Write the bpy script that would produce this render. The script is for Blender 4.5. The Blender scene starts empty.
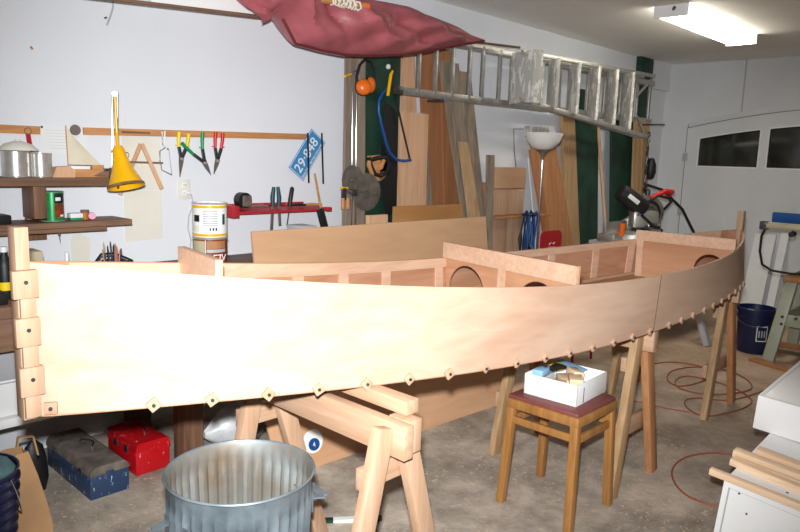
import bpy, bmesh, math, random
from mathutils import Vector, Matrix
random.seed(7)
scene = bpy.context.scene
col = scene.collection
V = Vector

# ------------------------------------------------------------------ camera
CAM = V((0, 0, 1.6))
R = Matrix(((0.691, -0.090, 0.717), (-0.722, -0.129, 0.680), (0.031, -0.988, -0.154)))
F = 700.0
cd = bpy.data.cameras.new('camera')
cd.sensor_width = 36.0
cd.lens = F / 800 * 36
cd.clip_start = .02
cam = bpy.data.objects.new('camera', cd)
col.objects.link(cam)
cx, cy, cz = V((R[0][0], R[1][0], R[2][0])), -V((R[0][1], R[1][1], R[2][1])), -V((R[0][2], R[1][2], R[2][2]))
cx.normalize(); cz = (cz - cx * cz.dot(cx)).normalized(); cy = cz.cross(cx)
cam.matrix_world = Matrix(((cx.x, cy.x, cz.x, CAM.x), (cx.y, cy.y, cz.y, CAM.y), (cx.z, cy.z, cz.z, CAM.z), (0, 0, 0, 1)))
scene.camera = cam


def at(x, y, Y):
    """point on the plane world y = Y seen at photo pixel (x, y)"""
    d = R @ V((x - 400, y - 266, F))
    return CAM + d * (Y / d.y)


def atz(x, y, Z):
    d = R @ V((x - 400, y - 266, F))
    return CAM + d * ((Z - CAM.z) / d.z)


# ------------------------------------------------------------------ materials
def lin(c):
    out = []
    for v in c[:3]:
        v /= 255.0
        out.append(v / 12.92 if v <= .04045 else ((v + .055) / 1.055) ** 2.4)
    return (*out, 1)


MATS = {}


def newmat(name):
    m = bpy.data.materials.new(name)
    m.use_nodes = True
    nt = m.node_tree
    b = nt.nodes['Principled BSDF']
    MATS[name] = m
    return m, nt, b


def plain(name, c, rough=.6, metal=0.0, var=.06, scale=8.0, bump=0.0, spec=.5, c2=None):
    m, nt, b = newmat(name)
    N, L = nt.nodes, nt.links
    tc = N.new('ShaderNodeTexCoord')
    no = N.new('ShaderNodeTexNoise')
    no.inputs['Scale'].default_value = scale
    no.inputs['Detail'].default_value = 5
    L.new(tc.outputs['Object'], no.inputs['Vector'])
    r = N.new('ShaderNodeValToRGB')
    a = lin(c)
    if c2 is None:
        lo = tuple(v * (1 - var * 2) for v in a[:3]) + (1,)
        hi = tuple(min(1, v * (1 + var)) for v in a[:3]) + (1,)
    else:
        lo, hi = lin(c2), a
    r.color_ramp.elements[0].position = .3
    r.color_ramp.elements[1].position = .68
    r.color_ramp.elements[0].color = lo
    r.color_ramp.elements[1].color = hi
    L.new(no.outputs['Fac'], r.inputs['Fac'])
    L.new(r.outputs['Color'], b.inputs['Base Color'])
    b.inputs['Roughness'].default_value = rough
    b.inputs['Metallic'].default_value = metal
    b.inputs['Specular IOR Level'].default_value = spec
    if bump:
        bp = N.new('ShaderNodeBump')
        bp.inputs['Strength'].default_value = bump
        bp.inputs['Distance'].default_value = .01
        L.new(no.outputs['Fac'], bp.inputs['Height'])
        L.new(bp.outputs['Normal'], b.inputs['Normal'])
    return m


def wood(name, c, c2, axis='X', fine=60.0, rough=.6, figure=.5, spec=.3, stretch=14):
    """c = pale wood, c2 = grain; the grain runs along axis"""
    m, nt, b = newmat(name)
    N, L = nt.nodes, nt.links
    tc = N.new('ShaderNodeTexCoord')
    mp = N.new('ShaderNodeMapping')
    s = [1, 1, 1]
    s['XYZ'.index(axis)] = 1.0 / stretch
    mp.inputs['Scale'].default_value = s
    L.new(tc.outputs['Object'], mp.inputs['Vector'])
    n1 = N.new('ShaderNodeTexNoise')
    n1.inputs['Scale'].default_value = fine
    n1.inputs['Detail'].default_value = 6
    n1.inputs['Distortion'].default_value = .6
    L.new(mp.outputs['Vector'], n1.inputs['Vector'])
    n2 = N.new('ShaderNodeTexNoise')
    n2.inputs['Scale'].default_value = fine * .12
    n2.inputs['Detail'].default_value = 4
    n2.inputs['Distortion'].default_value = 1.6
    L.new(mp.outputs['Vector'], n2.inputs['Vector'])
    mx = N.new('ShaderNodeMix')
    mx.inputs[0].default_value = figure
    L.new(n1.outputs['Fac'], mx.inputs[2])
    L.new(n2.outputs['Fac'], mx.inputs[3])
    r = N.new('ShaderNodeValToRGB')
    r.color_ramp.elements[0].position = .36
    r.color_ramp.elements[1].position = .62
    r.color_ramp.elements[0].color = lin(c2)
    r.color_ramp.elements[1].color = lin(c)
    L.new(mx.outputs[0], r.inputs['Fac'])
    L.new(r.outputs['Color'], b.inputs['Base Color'])
    b.inputs['Roughness'].default_value = rough
    b.inputs['Specular IOR Level'].default_value = spec
    bp = N.new('ShaderNodeBump')
    bp.inputs['Strength'].default_value = .08
    bp.inputs['Distance'].default_value = .002
    L.new(n1.outputs['Fac'], bp.inputs['Height'])
    L.new(bp.outputs['Normal'], b.inputs['Normal'])
    return m


def emit(name, c, s):
    m, nt, b = newmat(name)
    b.inputs['Base Color'].default_value = lin(c)
    b.inputs['Emission Color'].default_value = lin(c)
    b.inputs['Emission Strength'].default_value = s
    return m


def scratched(name, base, chip, thr=.66, rough=.4, scale=30, metal=0.0):
    m, nt, b = newmat(name)
    N, L = nt.nodes, nt.links
    tc = N.new('ShaderNodeTexCoord')
    mp = N.new('ShaderNodeMapping')
    mp.inputs['Scale'].default_value = (1, 1, .35)
    L.new(tc.outputs['Object'], mp.inputs['Vector'])
    no = N.new('ShaderNodeTexNoise')
    no.inputs['Scale'].default_value = scale
    no.inputs['Detail'].default_value = 8
    no.inputs['Roughness'].default_value = .7
    L.new(mp.outputs['Vector'], no.inputs['Vector'])
    r = N.new('ShaderNodeValToRGB')
    r.color_ramp.elements[0].position = thr
    r.color_ramp.elements[1].position = thr + .03
    r.color_ramp.elements[0].color = lin(base)
    r.color_ramp.elements[1].color = lin(chip)
    L.new(no.outputs['Fac'], r.inputs['Fac'])
    L.new(r.outputs['Color'], b.inputs['Base Color'])
    b.inputs['Roughness'].default_value = rough
    b.inputs['Metallic'].default_value = metal
    return m


def concrete():
    m, nt, b = newmat('concrete')
    N, L = nt.nodes, nt.links
    tc = N.new('ShaderNodeTexCoord')
    def noise(sc, det, dist=0.0, rough=.55):
        n = N.new('ShaderNodeTexNoise')
        n.inputs['Scale'].default_value = sc
        n.inputs['Detail'].default_value = det
        n.inputs['Distortion'].default_value = dist
        n.inputs['Roughness'].default_value = rough
        L.new(tc.outputs['Object'], n.inputs['Vector'])
        return n
    a = noise(2.6, 10, .25, .72)
    r = N.new('ShaderNodeValToRGB')
    e = r.color_ramp.elements
    e[0].position, e[0].color = .30, lin((116, 108, 98))
    e[1].position, e[1].color = .72, lin((222, 206, 186))
    x = e.new(.5); x.color = lin((170, 158, 143))
    L.new(a.outputs['Fac'], r.inputs['Fac'])
    # scattered wood shavings / grit
    g = noise(38, 3, 1.4, .5)
    rg = N.new('ShaderNodeValToRGB')
    rg.color_ramp.elements[0].position = .61
    rg.color_ramp.elements[1].position = .66
    L.new(g.outputs['Fac'], rg.inputs['Fac'])
    big = noise(1.1, 4)
    rb = N.new('ShaderNodeValToRGB')
    rb.color_ramp.elements[0].position = .34
    rb.color_ramp.elements[1].position = .6
    L.new(big.outputs['Fac'], rb.inputs['Fac'])
    mu = N.new('ShaderNodeMath'); mu.operation = 'MULTIPLY'
    L.new(rg.outputs['Color'], mu.inputs[0]); L.new(rb.outputs['Color'], mu.inputs[1])
    mx = N.new('ShaderNodeMix'); mx.data_type = 'RGBA'
    L.new(mu.outputs[0], mx.inputs[0])
    L.new(r.outputs['Color'], mx.inputs[6])
    mx.inputs[7].default_value = lin((226, 196, 164))
    # brown sawdust towards the far end of the shop
    sep = N.new('ShaderNodeSeparateXYZ'); L.new(tc.outputs['Object'], sep.inputs[0])
    mr = N.new('ShaderNodeMapRange')
    mr.inputs[1].default_value = 3.2; mr.inputs[2].default_value = 6.5
    L.new(sep.outputs['X'], mr.inputs[0])
    mm = N.new('ShaderNodeMath'); mm.operation = 'MULTIPLY'
    L.new(mr.outputs[0], mm.inputs[0]); mm.inputs[1].default_value = .55
    mx2 = N.new('ShaderNodeMix'); mx2.data_type = 'RGBA'
    L.new(mm.outputs[0], mx2.inputs[0]); L.new(mx.outputs[2], mx2.inputs[6])
    mx2.inputs[7].default_value = lin((190, 150, 112))
    L.new(mx2.outputs[2], b.inputs['Base Color'])
    b.inputs['Roughness'].default_value = .75
    bp = N.new('ShaderNodeBump'); bp.inputs['Strength'].default_value = .25; bp.inputs['Distance'].default_value = .01
    L.new(g.outputs['Fac'], bp.inputs['Height']); L.new(bp.outputs['Normal'], b.inputs['Normal'])
    return m


WALL = plain('painted_wall', (226, 228, 232), .85, var=.02, scale=1.2, bump=.02)
WALLR = plain('dimmed_white_paint', (217, 218, 220), .85, var=.035, scale=1.6, bump=.02)  # wall white greyed down; the right side's dimmer light is in the colour
CEIL = plain('painted_ceiling', (244, 241, 236), .9, var=.02, scale=.8)
FLOOR = concrete()
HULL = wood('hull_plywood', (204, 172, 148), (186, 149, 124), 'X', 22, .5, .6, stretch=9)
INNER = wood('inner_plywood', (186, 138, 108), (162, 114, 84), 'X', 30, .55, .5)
INNERY = wood('bulkhead_plywood', (200, 152, 118), (176, 126, 92), 'Y', 30, .55, .6)
PINEX = wood('pine_along_x', (192, 158, 131), (170, 134, 105), 'X', 50)
PINEY = wood('pine_along_y', (192, 158, 131), (170, 134, 105), 'Y', 50)
PINEZ = wood('pine_along_z', (192, 158, 131), (170, 134, 105), 'Z', 50)
BATTEN = wood('pale_batten', (212, 174, 146), (194, 154, 126), 'X', 50)
ORANGEZ = wood('orange_pine', (184, 132, 90), (156, 106, 68), 'Z', 45)
STOOLW = wood('stool_beech', (166, 118, 66), (138, 92, 46), 'Z', 60, .35, spec=.5)
DARKX = wood('dark_shelf_wood', (138, 104, 82), (104, 76, 60), 'X', 50)
DARKZ = wood('dark_post_wood', (134, 98, 76), (100, 70, 54), 'Z', 50)
RAILW = wood('rail_wood', (206, 150, 98), (176, 120, 72), 'X', 60)
PLYX = wood('plywood_panel', (208, 168, 130), (190, 148, 112), 'X', 14, .6, .7, stretch=6)
PLYPINK = wood('pink_plywood', (214, 170, 132), (192, 146, 110), 'X', 18, .6, .7, stretch=7)
PLYBROWN = wood('brown_plywood', (172, 118, 80), (146, 96, 62), 'Z', 24, .6, .6)
PALEZ = wood('pale_board', (222, 180, 144), (196, 150, 116), 'Z', 30, .6)
GREYZ = wood('weathered_board', (158, 142, 122), (112, 100, 88), 'Z', 35, .8)
YELZ = wood('yellow_board', (188, 156, 118), (160, 126, 88), 'Z', 40)
YELX = wood('yellow_grain', (206, 160, 104), (172, 122, 72), 'X', 10, .5, .85, stretch=5)
GREEN = plain('green_paint', (24, 60, 46), .55, var=.25, scale=6)
ALU = plain('aluminium', (196, 194, 188), .42, .85, var=.08, scale=20)
SPLAT = scratched('splattered_aluminium', (186, 182, 176), (232, 230, 222), .52, .6, 18, .1)
GALV = plain('galvanised_steel', (152, 164, 170), .45, .5, var=.25, scale=9, c2=(104, 117, 124))
RUSTY = plain('stained_galvanised', (148, 152, 150), .55, .4, var=.2, scale=5, c2=(124, 106, 84))
CHROME = plain('chrome', (220, 222, 226), .12, 1.0, var=.03)
STEEL = plain('dark_steel', (96, 96, 98), .4, .8, var=.1)
BLADE = plain('saw_steel', (150, 142, 132), .45, .7, var=.2, scale=14)
BLACK = plain('black_plastic', (24, 24, 26), .5, var=.1)
WHITE = plain('white_enamel', (238, 238, 236), .4, var=.01)
MELA = plain('white_melamine', (240, 240, 238), .35, var=.015, scale=3)
WHITEP = plain('white_plastic', (232, 232, 230), .35, var=.02)
PAPER = plain('white_paper', (232, 233, 232), .9, var=.03, scale=5)
CREAM = plain('cream_paper', (226, 222, 208), .9, var=.03, scale=5)
YELLOW = plain('yellow_enamel', (238, 178, 10), .25, var=.02)
YGRIP = plain('yellow_grip', (240, 206, 20), .4, var=.03)
GGRIP = plain('green_grip', (10, 140, 84), .4, var=.03)
RGRIP = plain('red_grip', (206, 26, 36), .4, var=.03)
RED = scratched('red_paint', (186, 14, 24), (232, 190, 184), .63, .4, 46)
REDT = scratched('red_shelf_paint', (172, 34, 44), (196, 140, 122), .60, .5, 30)
REDC = plain('red_chair_paint', (170, 22, 30), .4, var=.05)
BLUEB = scratched('blue_box_paint', (40, 62, 94), (190, 198, 208), .60, .5, 46)
DUSTY = plain('dusty_lid', (112, 102, 92), .8, var=.3, scale=12)
SAIL = plain('tanbark_sail', (172, 92, 98), .42, var=.14, scale=5, spec=.5)
SAILD = plain('sail_hem', (104, 34, 38), .7, var=.1)
ORANGE = plain('orange_plastic', (236, 112, 30), .3, var=.04)
BLUE = plain('blue_enamel', (20, 76, 140), .35, var=.05)
NAVY = plain('navy_plastic', (22, 30, 66), .35, var=.08)
PLATE = plain('plate_blue', (64, 138, 190), .4, var=.05, scale=20)
TEALG = plain('green_can_print', (16, 140, 72), .3, .2, var=.1, scale=20)
TIN = plain('tin', (206, 204, 198), .3, .6, var=.06, scale=30)
REDP = plain('brown_print', (136, 62, 34), .35, var=.35, scale=18)
BAG = plain('brown_paper', (184, 142, 100), .85, var=.1, scale=6)
VINYL = plain('red_brown_vinyl', (122, 66, 60), .5, var=.08, scale=30)
TEALC = plain('teal_grip', (20, 70, 78), .5, var=.05)
MACH = plain('sage_machine_paint', (168, 172, 150), .45, var=.05)
BEIGE = plain('beige_cast_table', (196, 188, 158), .45, .3, var=.06)
CABLE = plain('orange_cable', (158, 84, 52), .5, var=.05)
PLASTBAG = plain('plastic_bag', (206, 206, 206), .3, var=.12, scale=16)
GLASSD = plain('night_glass', (44, 46, 40), .08, 0, var=.25, scale=2.5, spec=.5)
GREYP = plain('grey_paint', (178, 178, 180), .5, var=.04)
LITE = emit('fluorescent_diffuser', (255, 249, 232), 15.0)
FRESH = wood('fresh_pine', (238, 210, 176), (222, 186, 148), 'X', 50)
FRESHY = wood('fresh_pine_across', (240, 212, 180), (222, 186, 148), 'Y', 50)
SKYB = plain('pale_blue_paper', (150, 196, 232), .6, var=.05)
BROWNB = plain('amber_plastic', (176, 104, 40), .3, var=.06)
PINKP = plain('pink_plastic', (226, 150, 180), .4, var=.04)
TEALCL = plain('teal_cloth', (90, 124, 126), .9, var=.15, scale=12)
LINEN = plain('cream_sailcloth', (218, 208, 184), .9, var=.05)
LAMPW = plain('opal_bowl', (236, 234, 228), .3, var=.02)
INK = plain('grey_ink', (120, 122, 126), .9, var=.05)
TAN = plain('tan_card', (184, 172, 138), .8, var=.05)


# ------------------------------------------------------------------ mesh builder
class B:
    def __init__(s):
        s.bm = bmesh.new()

    def poly(s, pts, smooth=False):
        f = s.bm.faces.new([s.bm.verts.new(p) for p in pts])
        f.smooth = smooth
        return s

    def box(s, p0, p1, bev=0.0, rot=None):
        p0, p1 = V(p0), V(p1)
        return s.obox((p0 + p1) / 2, (abs(p1.x - p0.x), abs(p1.y - p0.y), abs(p1.z - p0.z)), rot, bev)

    def obox(s, c, size, rot=None, bev=0.0):
        b = bmesh.new()
        bmesh.ops.create_cube(b, size=1)
        for v in b.verts:
            v.co = V((v.co.x * size[0], v.co.y * size[1], v.co.z * size[2]))
        if bev:
            bmesh.ops.bevel(b, geom=b.edges[:], offset=bev, segments=2, affect='EDGES', profile=.5)
        M = rot.to_3x3() if rot is not None else Matrix.Identity(3)
        c = V(c)
        for v in b.verts:
            v.co = M @ v.co + c
        s.merge(b)
        return s

    def merge(s, b):
        me = bpy.data.meshes.new('tmp')
        b.to_mesh(me); b.free()
        s.bm.from_mesh(me)
        bpy.data.meshes.remove(me)

    def bar(s, a, b, w, h, up=(0, 0, 1), bev=0.0):
        """beam from a to b; w = width across, h = size along up"""
        a, b = V(a), V(b)
        d = (b - a)
        ln = d.length
        d.normalize()
        u = V(up)
        side = d.cross(u)
        if side.length < 1e-4:
            side = d.cross(V((0, 1, 0)))
        side.normalize()
        u = side.cross(d).normalized()
        M = Matrix((d, side, u)).transposed()
        return s.obox((a + b) / 2, (ln, w, h), M, bev)

    def tube(s, pts, r, n=8, closed=False, caps=True):
        pts = [V(p) for p in pts]
        m = len(pts)
        rr = r if isinstance(r, (list, tuple)) else [r] * m
        rings = []
        prev = None
        for i, p in enumerate(pts):
            if closed:
                d = pts[(i + 1) % m] - pts[i - 1]
            else:
                d = pts[min(i + 1, m - 1)] - pts[max(i - 1, 0)]
            d.normalize()
            if prev is None:
                x = d.cross(V((0, 0, 1)))
                if x.length < .05:
                    x = d.cross(V((0, 1, 0)))
            else:
                x = prev - d * prev.dot(d)
            x.normalize(); prev = x
            y = d.cross(x)
            rings.append([s.bm.verts.new(p + (x * math.cos(2 * math.pi * k / n) + y * math.sin(2 * math.pi * k / n)) * rr[i]) for k in range(n)])
        for i in range(m if closed else m - 1):
            A, C = rings[i], rings[(i + 1) % m]
            for k in range(n):
                f = s.bm.faces.new((A[k], A[(k + 1) % n], C[(k + 1) % n], C[k]))
                f.smooth = True
        if caps and not closed:
            s.bm.faces.new(rings[0][::-1]); s.bm.faces.new(rings[-1])
        return s

    def cyl(s, a, b, r, r2=None, n=20):
        return s.tube([a, b], [r, r if r2 is None else r2], n)

    def lathe(s, prof, c=(0, 0, 0), n=32, axis=None, flute=None, smooth=True):
        """prof = [(r, z)]; axis = unit vector the z of the profile runs along"""
        c = V(c)
        M = Matrix.Identity(3)
        if axis is not None:
            M = V((0, 0, 1)).rotation_difference(V(axis).normalized()).to_matrix()
        rings = []
        for j, (r, z) in enumerate(prof):
            if r < 1e-5:
                rings.append([s.bm.verts.new(c + M @ V((0, 0, z)))])
                continue
            ring = []
            for k in range(n):
                a = 2 * math.pi * k / n
                q = r + (flute(j, a) if flute else 0)
                ring.append(s.bm.verts.new(c + M @ V((q * math.cos(a), q * math.sin(a), z))))
            rings.append(ring)
        for A, C in zip(rings, rings[1:]):
            for k in range(n):
                k2 = (k + 1) % n
                if len(A) == 1 and len(C) == 1:
                    continue
                if len(A) == 1:
                    vs = (A[0], C[k2], C[k])
                elif len(C) == 1:
                    vs = (A[k], A[k2], C[0])
                else:
                    vs = (A[k], A[k2], C[k2], C[k])
                f = s.bm.faces.new(vs); f.smooth = smooth
        return s

    def prism(s, pts, depth):
        """pts = 3D polygon, depth = vector to extrude along"""
        d = V(depth)
        a = [s.bm.verts.new(p) for p in pts]
        c = [s.bm.verts.new(V(p) + d) for p in pts]
        s.bm.faces.new(a); s.bm.faces.new(c[::-1])
        n = len(a)
        for i in range(n):
            s.bm.faces.new((a[i], c[i], c[(i + 1) % n], a[(i + 1) % n]))
        return s

    def grid(s, rows, thick=None, smooth=True, closed=False):
        """rows of points -> surface; thick = function(i, j) giving the offset of the back face"""
        def sheet(rows):
            return [[s.bm.verts.new(p) for p in r] for r in rows]
        A = sheet(rows)
        ni, nj = len(rows), len(rows[0])
        def q(vs):
            f = s.bm.faces.new(vs); f.smooth = smooth
        jj = nj if closed else nj - 1
        for i in range(ni - 1):
            for j in range(jj):
                q((A[i][j], A[i + 1][j], A[i + 1][(j + 1) % nj], A[i][(j + 1) % nj]))
        if thick:
            C = sheet([[V(p) + V(thick(i, j)) for j, p in enumerate(r)] for i, r in enumerate(rows)])
            for i in range(ni - 1):
                for j in range(jj):
                    q((C[i][j], C[i][(j + 1) % nj], C[i + 1][(j + 1) % nj], C[i + 1][j]))
            for i in range(ni - 1):
                for j in (0, nj - 1):
                    s.bm.faces.new((A[i][j], A[i + 1][j], C[i + 1][j], C[i][j]))
            for j in range(nj - 1):
                for i in (0, ni - 1):
                    s.bm.faces.new((A[i][j], C[i][j], C[i][j + 1], A[i][j + 1]))
        return s


WLOC = {}


def obj(name, b, m, parent=None, label=None, base=None):
    """link the builder's geometry (world coordinates) as ONE mesh object"""
    bmesh.ops.recalc_face_normals(b.bm, faces=b.bm.faces[:])
    if parent is not None:
        off = WLOC[parent.name]
    elif base is not None:
        off = V(base)
    else:
        xs = [v.co for v in b.bm.verts]
        off = V(((min(v.x for v in xs) + max(v.x for v in xs)) / 2, (min(v.y for v in xs) + max(v.y for v in xs)) / 2, min(v.z for v in xs)))
    for v in b.bm.verts:
        v.co -= off
    me = bpy.data.meshes.new(name)
    b.bm.to_mesh(me); b.bm.free()
    me.materials.append(m)
    me.set_sharp_from_angle(angle=math.radians(38))
    o = bpy.data.objects.new(name, me)
    col.objects.link(o)
    if parent is not None:
        o.parent = parent
    else:
        o.location = off
    WLOC[o.name] = off.copy()
    if label:
        o['label'] = label
    return o


def tag(o, label, cat, group=None, kind=None):
    o['label'] = label; o['category'] = cat
    if group: o['group'] = group
    if kind: o['kind'] = kind
    return o


def thing(name, label, cat, loc, group=None):
    o = bpy.data.objects.new(name, None)
    o.empty_display_size = .05
    col.objects.link(o)
    o.location = loc
    WLOC[o.name] = V(loc)
    return tag(o, label, cat, group)


def struct(name, b, m, parent=None, base=None):
    o = obj(name, b, m, parent, base=base)
    if parent is None:
        o['kind'] = 'structure'
        o['label'] = {'floor': 'bare concrete garage floor with scattered shavings'}.get(name, name.replace('_', ' '))
        o['category'] = name.split('_')[0]
    return o


def text(name, s, size, origin, xdir, ydir, m, parent, depth=.0008, center=False):
    cu = bpy.data.curves.new(name, 'FONT')
    cu.body = s; cu.size = size; cu.extrude = depth
    if center: cu.align_x = 'CENTER'; cu.align_y = 'CENTER'
    t = bpy.data.objects.new('tmp_text', cu)
    col.objects.link(t)
    dg = bpy.context.evaluated_depsgraph_get()
    me = bpy.data.meshes.new_from_object(t.evaluated_get(dg))
    bpy.data.objects.remove(t)
    x, y = V(xdir).normalized(), V(ydir).normalized()
    z = x.cross(y)
    b = B(); b.bm.from_mesh(me); bpy.data.meshes.remove(me)
    o = V(origin)
    for v in b.bm.verts:
        v.co = o + x * v.co.x + y * v.co.y + z * v.co.z
    return obj(name, b, m, parent)


def holed_plate(outline, holes, origin, xdir, ydir, thick):
    """2D outline with round/polygon holes -> builder in world space (thickness along x cross y)"""
    cu = bpy.data.curves.new('tmp', 'CURVE')
    cu.dimensions = '2D'; cu.fill_mode = 'BOTH'; cu.extrude = thick / 2
    for pts in [outline] + holes:
        sp = cu.splines.new('POLY'); sp.points.add(len(pts) - 1)
        for p, q in zip(sp.points, pts): p.co = (q[0], q[1], 0, 1)
        sp.use_cyclic_u = True
    t = bpy.data.objects.new('tmp_curve', cu); col.objects.link(t)
    me = bpy.data.meshes.new_from_object(t.evaluated_get(bpy.context.evaluated_depsgraph_get()))
    bpy.data.objects.remove(t)
    x, y = V(xdir).normalized(), V(ydir).normalized(); z = x.cross(y)
    b = B(); b.bm.from_mesh(me); bpy.data.meshes.remove(me)
    for v in b.bm.verts: v.co = V(origin) + x * v.co.x + y * v.co.y + z * v.co.z
    bmesh.ops.remove_doubles(b.bm, verts=b.bm.verts[:], dist=1e-5)
    return b


def circ(cx, cy, r, n=28):
    return [(cx + r * math.cos(2 * math.pi * k / n), cy + r * math.sin(2 * math.pi * k / n)) for k in range(n)]


def lerp(a, b, t): return a + (b - a) * t


# ------------------------------------------------------------------ the room
WY, WX, CZ = 3.8, 8.69, 2.82
struct('floor', B().box((-2.6, -3.2, -.1), (WX + .1, WY + .1, 0)), FLOOR, base=(0, 0, 0))
struct('ceiling', B().box((-2.6, -3.2, CZ), (WX + .1, WY + .1, CZ + .1)), CEIL)
struct('wall_back', B().box((-2.6, WY, 0), (WX + .1, WY + .1, CZ)), WALL)
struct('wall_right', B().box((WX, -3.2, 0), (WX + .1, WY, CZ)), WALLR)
struct('wall_left', B().box((-2.7, -3.2, 0), (-2.6, WY, CZ)), WALL)
struct('wall_front', B().box((-2.6, -3.3, 0), (WX, -3.2, CZ)), WALL)
struct('trim_1', B().box((8.18, 3.752, 2.50), (WX, WY, CZ)), WALL)
struct('trim_2', B().box((WX - .006, 2.87, 2.16), (WX, 2.885, CZ)), GREYP)
# wide white garage door with an arched head and a row of dark panes
def headz(y): return 2.27 - .22 * ((y - 1.5) / 1.96) ** 2
def panez(y): return 2.10 - .17 * ((y - 1.5) / 1.82) ** 2
ys = [3.46 - i * (3.92 / 24) for i in range(25)]
outl = [(-3.46, 0.02)] + [(-y, headz(y)) for y in ys] + [(-ys[-1], 0.02)]
panes = []
for a, c in ((3.31, 2.63), (2.54, 1.86), (1.14, .46), (.37, -.31)):
    if a > 2: yy = [a + (c - a) * i / 8 for i in range(9)]
    else: yy = [a + (c - a) * i / 8 for i in range(9)]
    panes.append([(-a, 1.60)] + [(-y, panez(y)) for y in yy] + [(-c, 1.60)])
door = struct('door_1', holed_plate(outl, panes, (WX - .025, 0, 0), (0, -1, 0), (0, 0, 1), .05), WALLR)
door['label'] = 'wide white garage door with arched head and dark panes'
for p in panes:
    b = B(); b.prism([(WX - .018, -q[0], q[1]) for q in p], (.01, 0, 0))
    gl = obj('pane', b, GLASSD, door)
    b = B()
    n = len(p)
    for i in range(n):
        q, w = p[i], p[(i + 1) % n]
        b.bar((WX - .048, -q[0], q[1]), (WX - .048, -w[0], w[1]), .014, .012, (1, 0, 0))
    obj('pane_frame', b, WHITE, door)
b = B().box((WX - .03, 3.47, 0.02), (WX, 3.62, 2.1))
b.prism([(WX - .03, y, headz(y) + .01) for y in ys] + [(WX - .03, y, headz(y) + .07) for y in reversed(ys)], (.03, 0, 0))
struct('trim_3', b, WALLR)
b = B()
gp = [(3.463, .02), (3.463, headz(3.46) + .004)] + [(y, headz(y) + .004) for y in ys]
for (y0, z0), (y1, z1) in zip(gp, gp[1:]):
    b.bar((WX - .045, y0, z0), (WX - .045, y1, z1), .007, .008, (1, 0, 0))
obj('edge_gap', b, STEEL, door, 'dark gap round the door')
b = B()
for z in (.35, 1.0, 1.66): b.box((WX - .062, 3.43, z), (WX - .05, 3.49, z + .09), .002)
obj('hinge', b, GREYP, door)

# ------------------------------------------------------------------ the boat
Lx, Ly, Rx, Ry = .617, 1.9481, 5.1942, 1.6501
ax = V((Rx - Lx, Ry - Ly, 0)); ALEN = ax.length; ax.normalize()
nn = V((-ax.y, ax.x, 0))


def boat(t, sgn, f, inset=0.0):
    q = t - .249 * t * (1 - t)
    w = min(1, max(0, 4 * q * (1 - q)))
    e = 2 * t - 1
    zc = .8184 + (.0637 if e < 0 else .0503) * e * e + .0297 * e * (1 - e * e) + .0884 * e * e * (1 - e * e)
    zs = 1.0992 + (.2038 if e < 0 else .074) * e * e - .0384 * e * (1 - e * e) + .0144 * e * e * (1 - e * e)
    bb = .4402 * w ** .8472 * (1 + .1614 * e * e)
    ss = .4584 * w ** .8304 * (1 - .1122 * e * e)
    off = lerp(bb, ss, f)
    off = max(off - inset, 0.0)
    c = V((Lx, Ly, 0)) + ax * (ALEN * t)
    p = c + nn * (off * sgn)
    return V((p.x, p.y, lerp(zc, zs, f)))


def panel(t0, t1, sgn, n, f0=0.0, f1=1.0, inset=0.0, thick=.006, nf=5):
    rows = []
    for i in range(n + 1):
        u = i / n
        t = lerp(t0, t1, u)
        rows.append([boat(t, sgn, lerp(f0, f1, j / nf), inset) for j in range(nf + 1)])
    return B().grid(rows, lambda i, j: nn * (-sgn * thick))


bo = thing('boat', 'long unfinished plywood open boat lying across three sawhorses', 'boat', (Lx + 2.2, 1.8, .815))
SEAM = .562
for sgn in (-1, 1):
    obj('side_panel', panel(0, SEAM - .00025, sgn, 70), HULL if sgn < 0 else INNER, bo)
    obj('side_panel', panel(SEAM + .00025, 1, sgn, 60), HULL if sgn < 0 else INNER, bo)
    obj('inner_gunwale', panel(.03, .97, sgn, 80, .84, .995, .0065, .008, 1), BATTEN, bo, 'pale strip along the inside of the top edge')
    obj('chine_log', panel(.02, .98, sgn, 80, .03, .11, .0065, .018, 1), PINEX, bo, 'thin yellow pine strip along the inside of the bottom corner')
obj('seam_line', panel(SEAM - .0007, SEAM + .0007, -1, 1, 0, 1, -.0006, .0005, 5), DARKX, bo, 'dark joint line')
obj('butt_block', panel(SEAM - .015, SEAM + .015, -1, 4, .12, .84, .0065, .008, 2), BATTEN, bo)
for t in (.175, .233, .291, .352, .437, .648, .737, .808):
    obj('side_frame', panel(t - .006, t + .006, 1, 2, .1, .85, .0065, .007, 2), BATTEN, bo)
    obj('side_frame', panel(t - .006, t + .006, -1, 2, .1, .85, .0065, .007, 2), BATTEN, bo)
rows = []
for i in range(81):
    t = i / 80
    a, c = boat(t, -1, 0, .002), boat(t, 1, 0, .002)
    rows.append([a.lerp(c, j / 6) + V((0, 0, .006)) for j in range(7)])
obj('bottom_panel', B().grid(rows, lambda i, j: V((0, 0, -.010))), INNER, bo)


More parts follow.
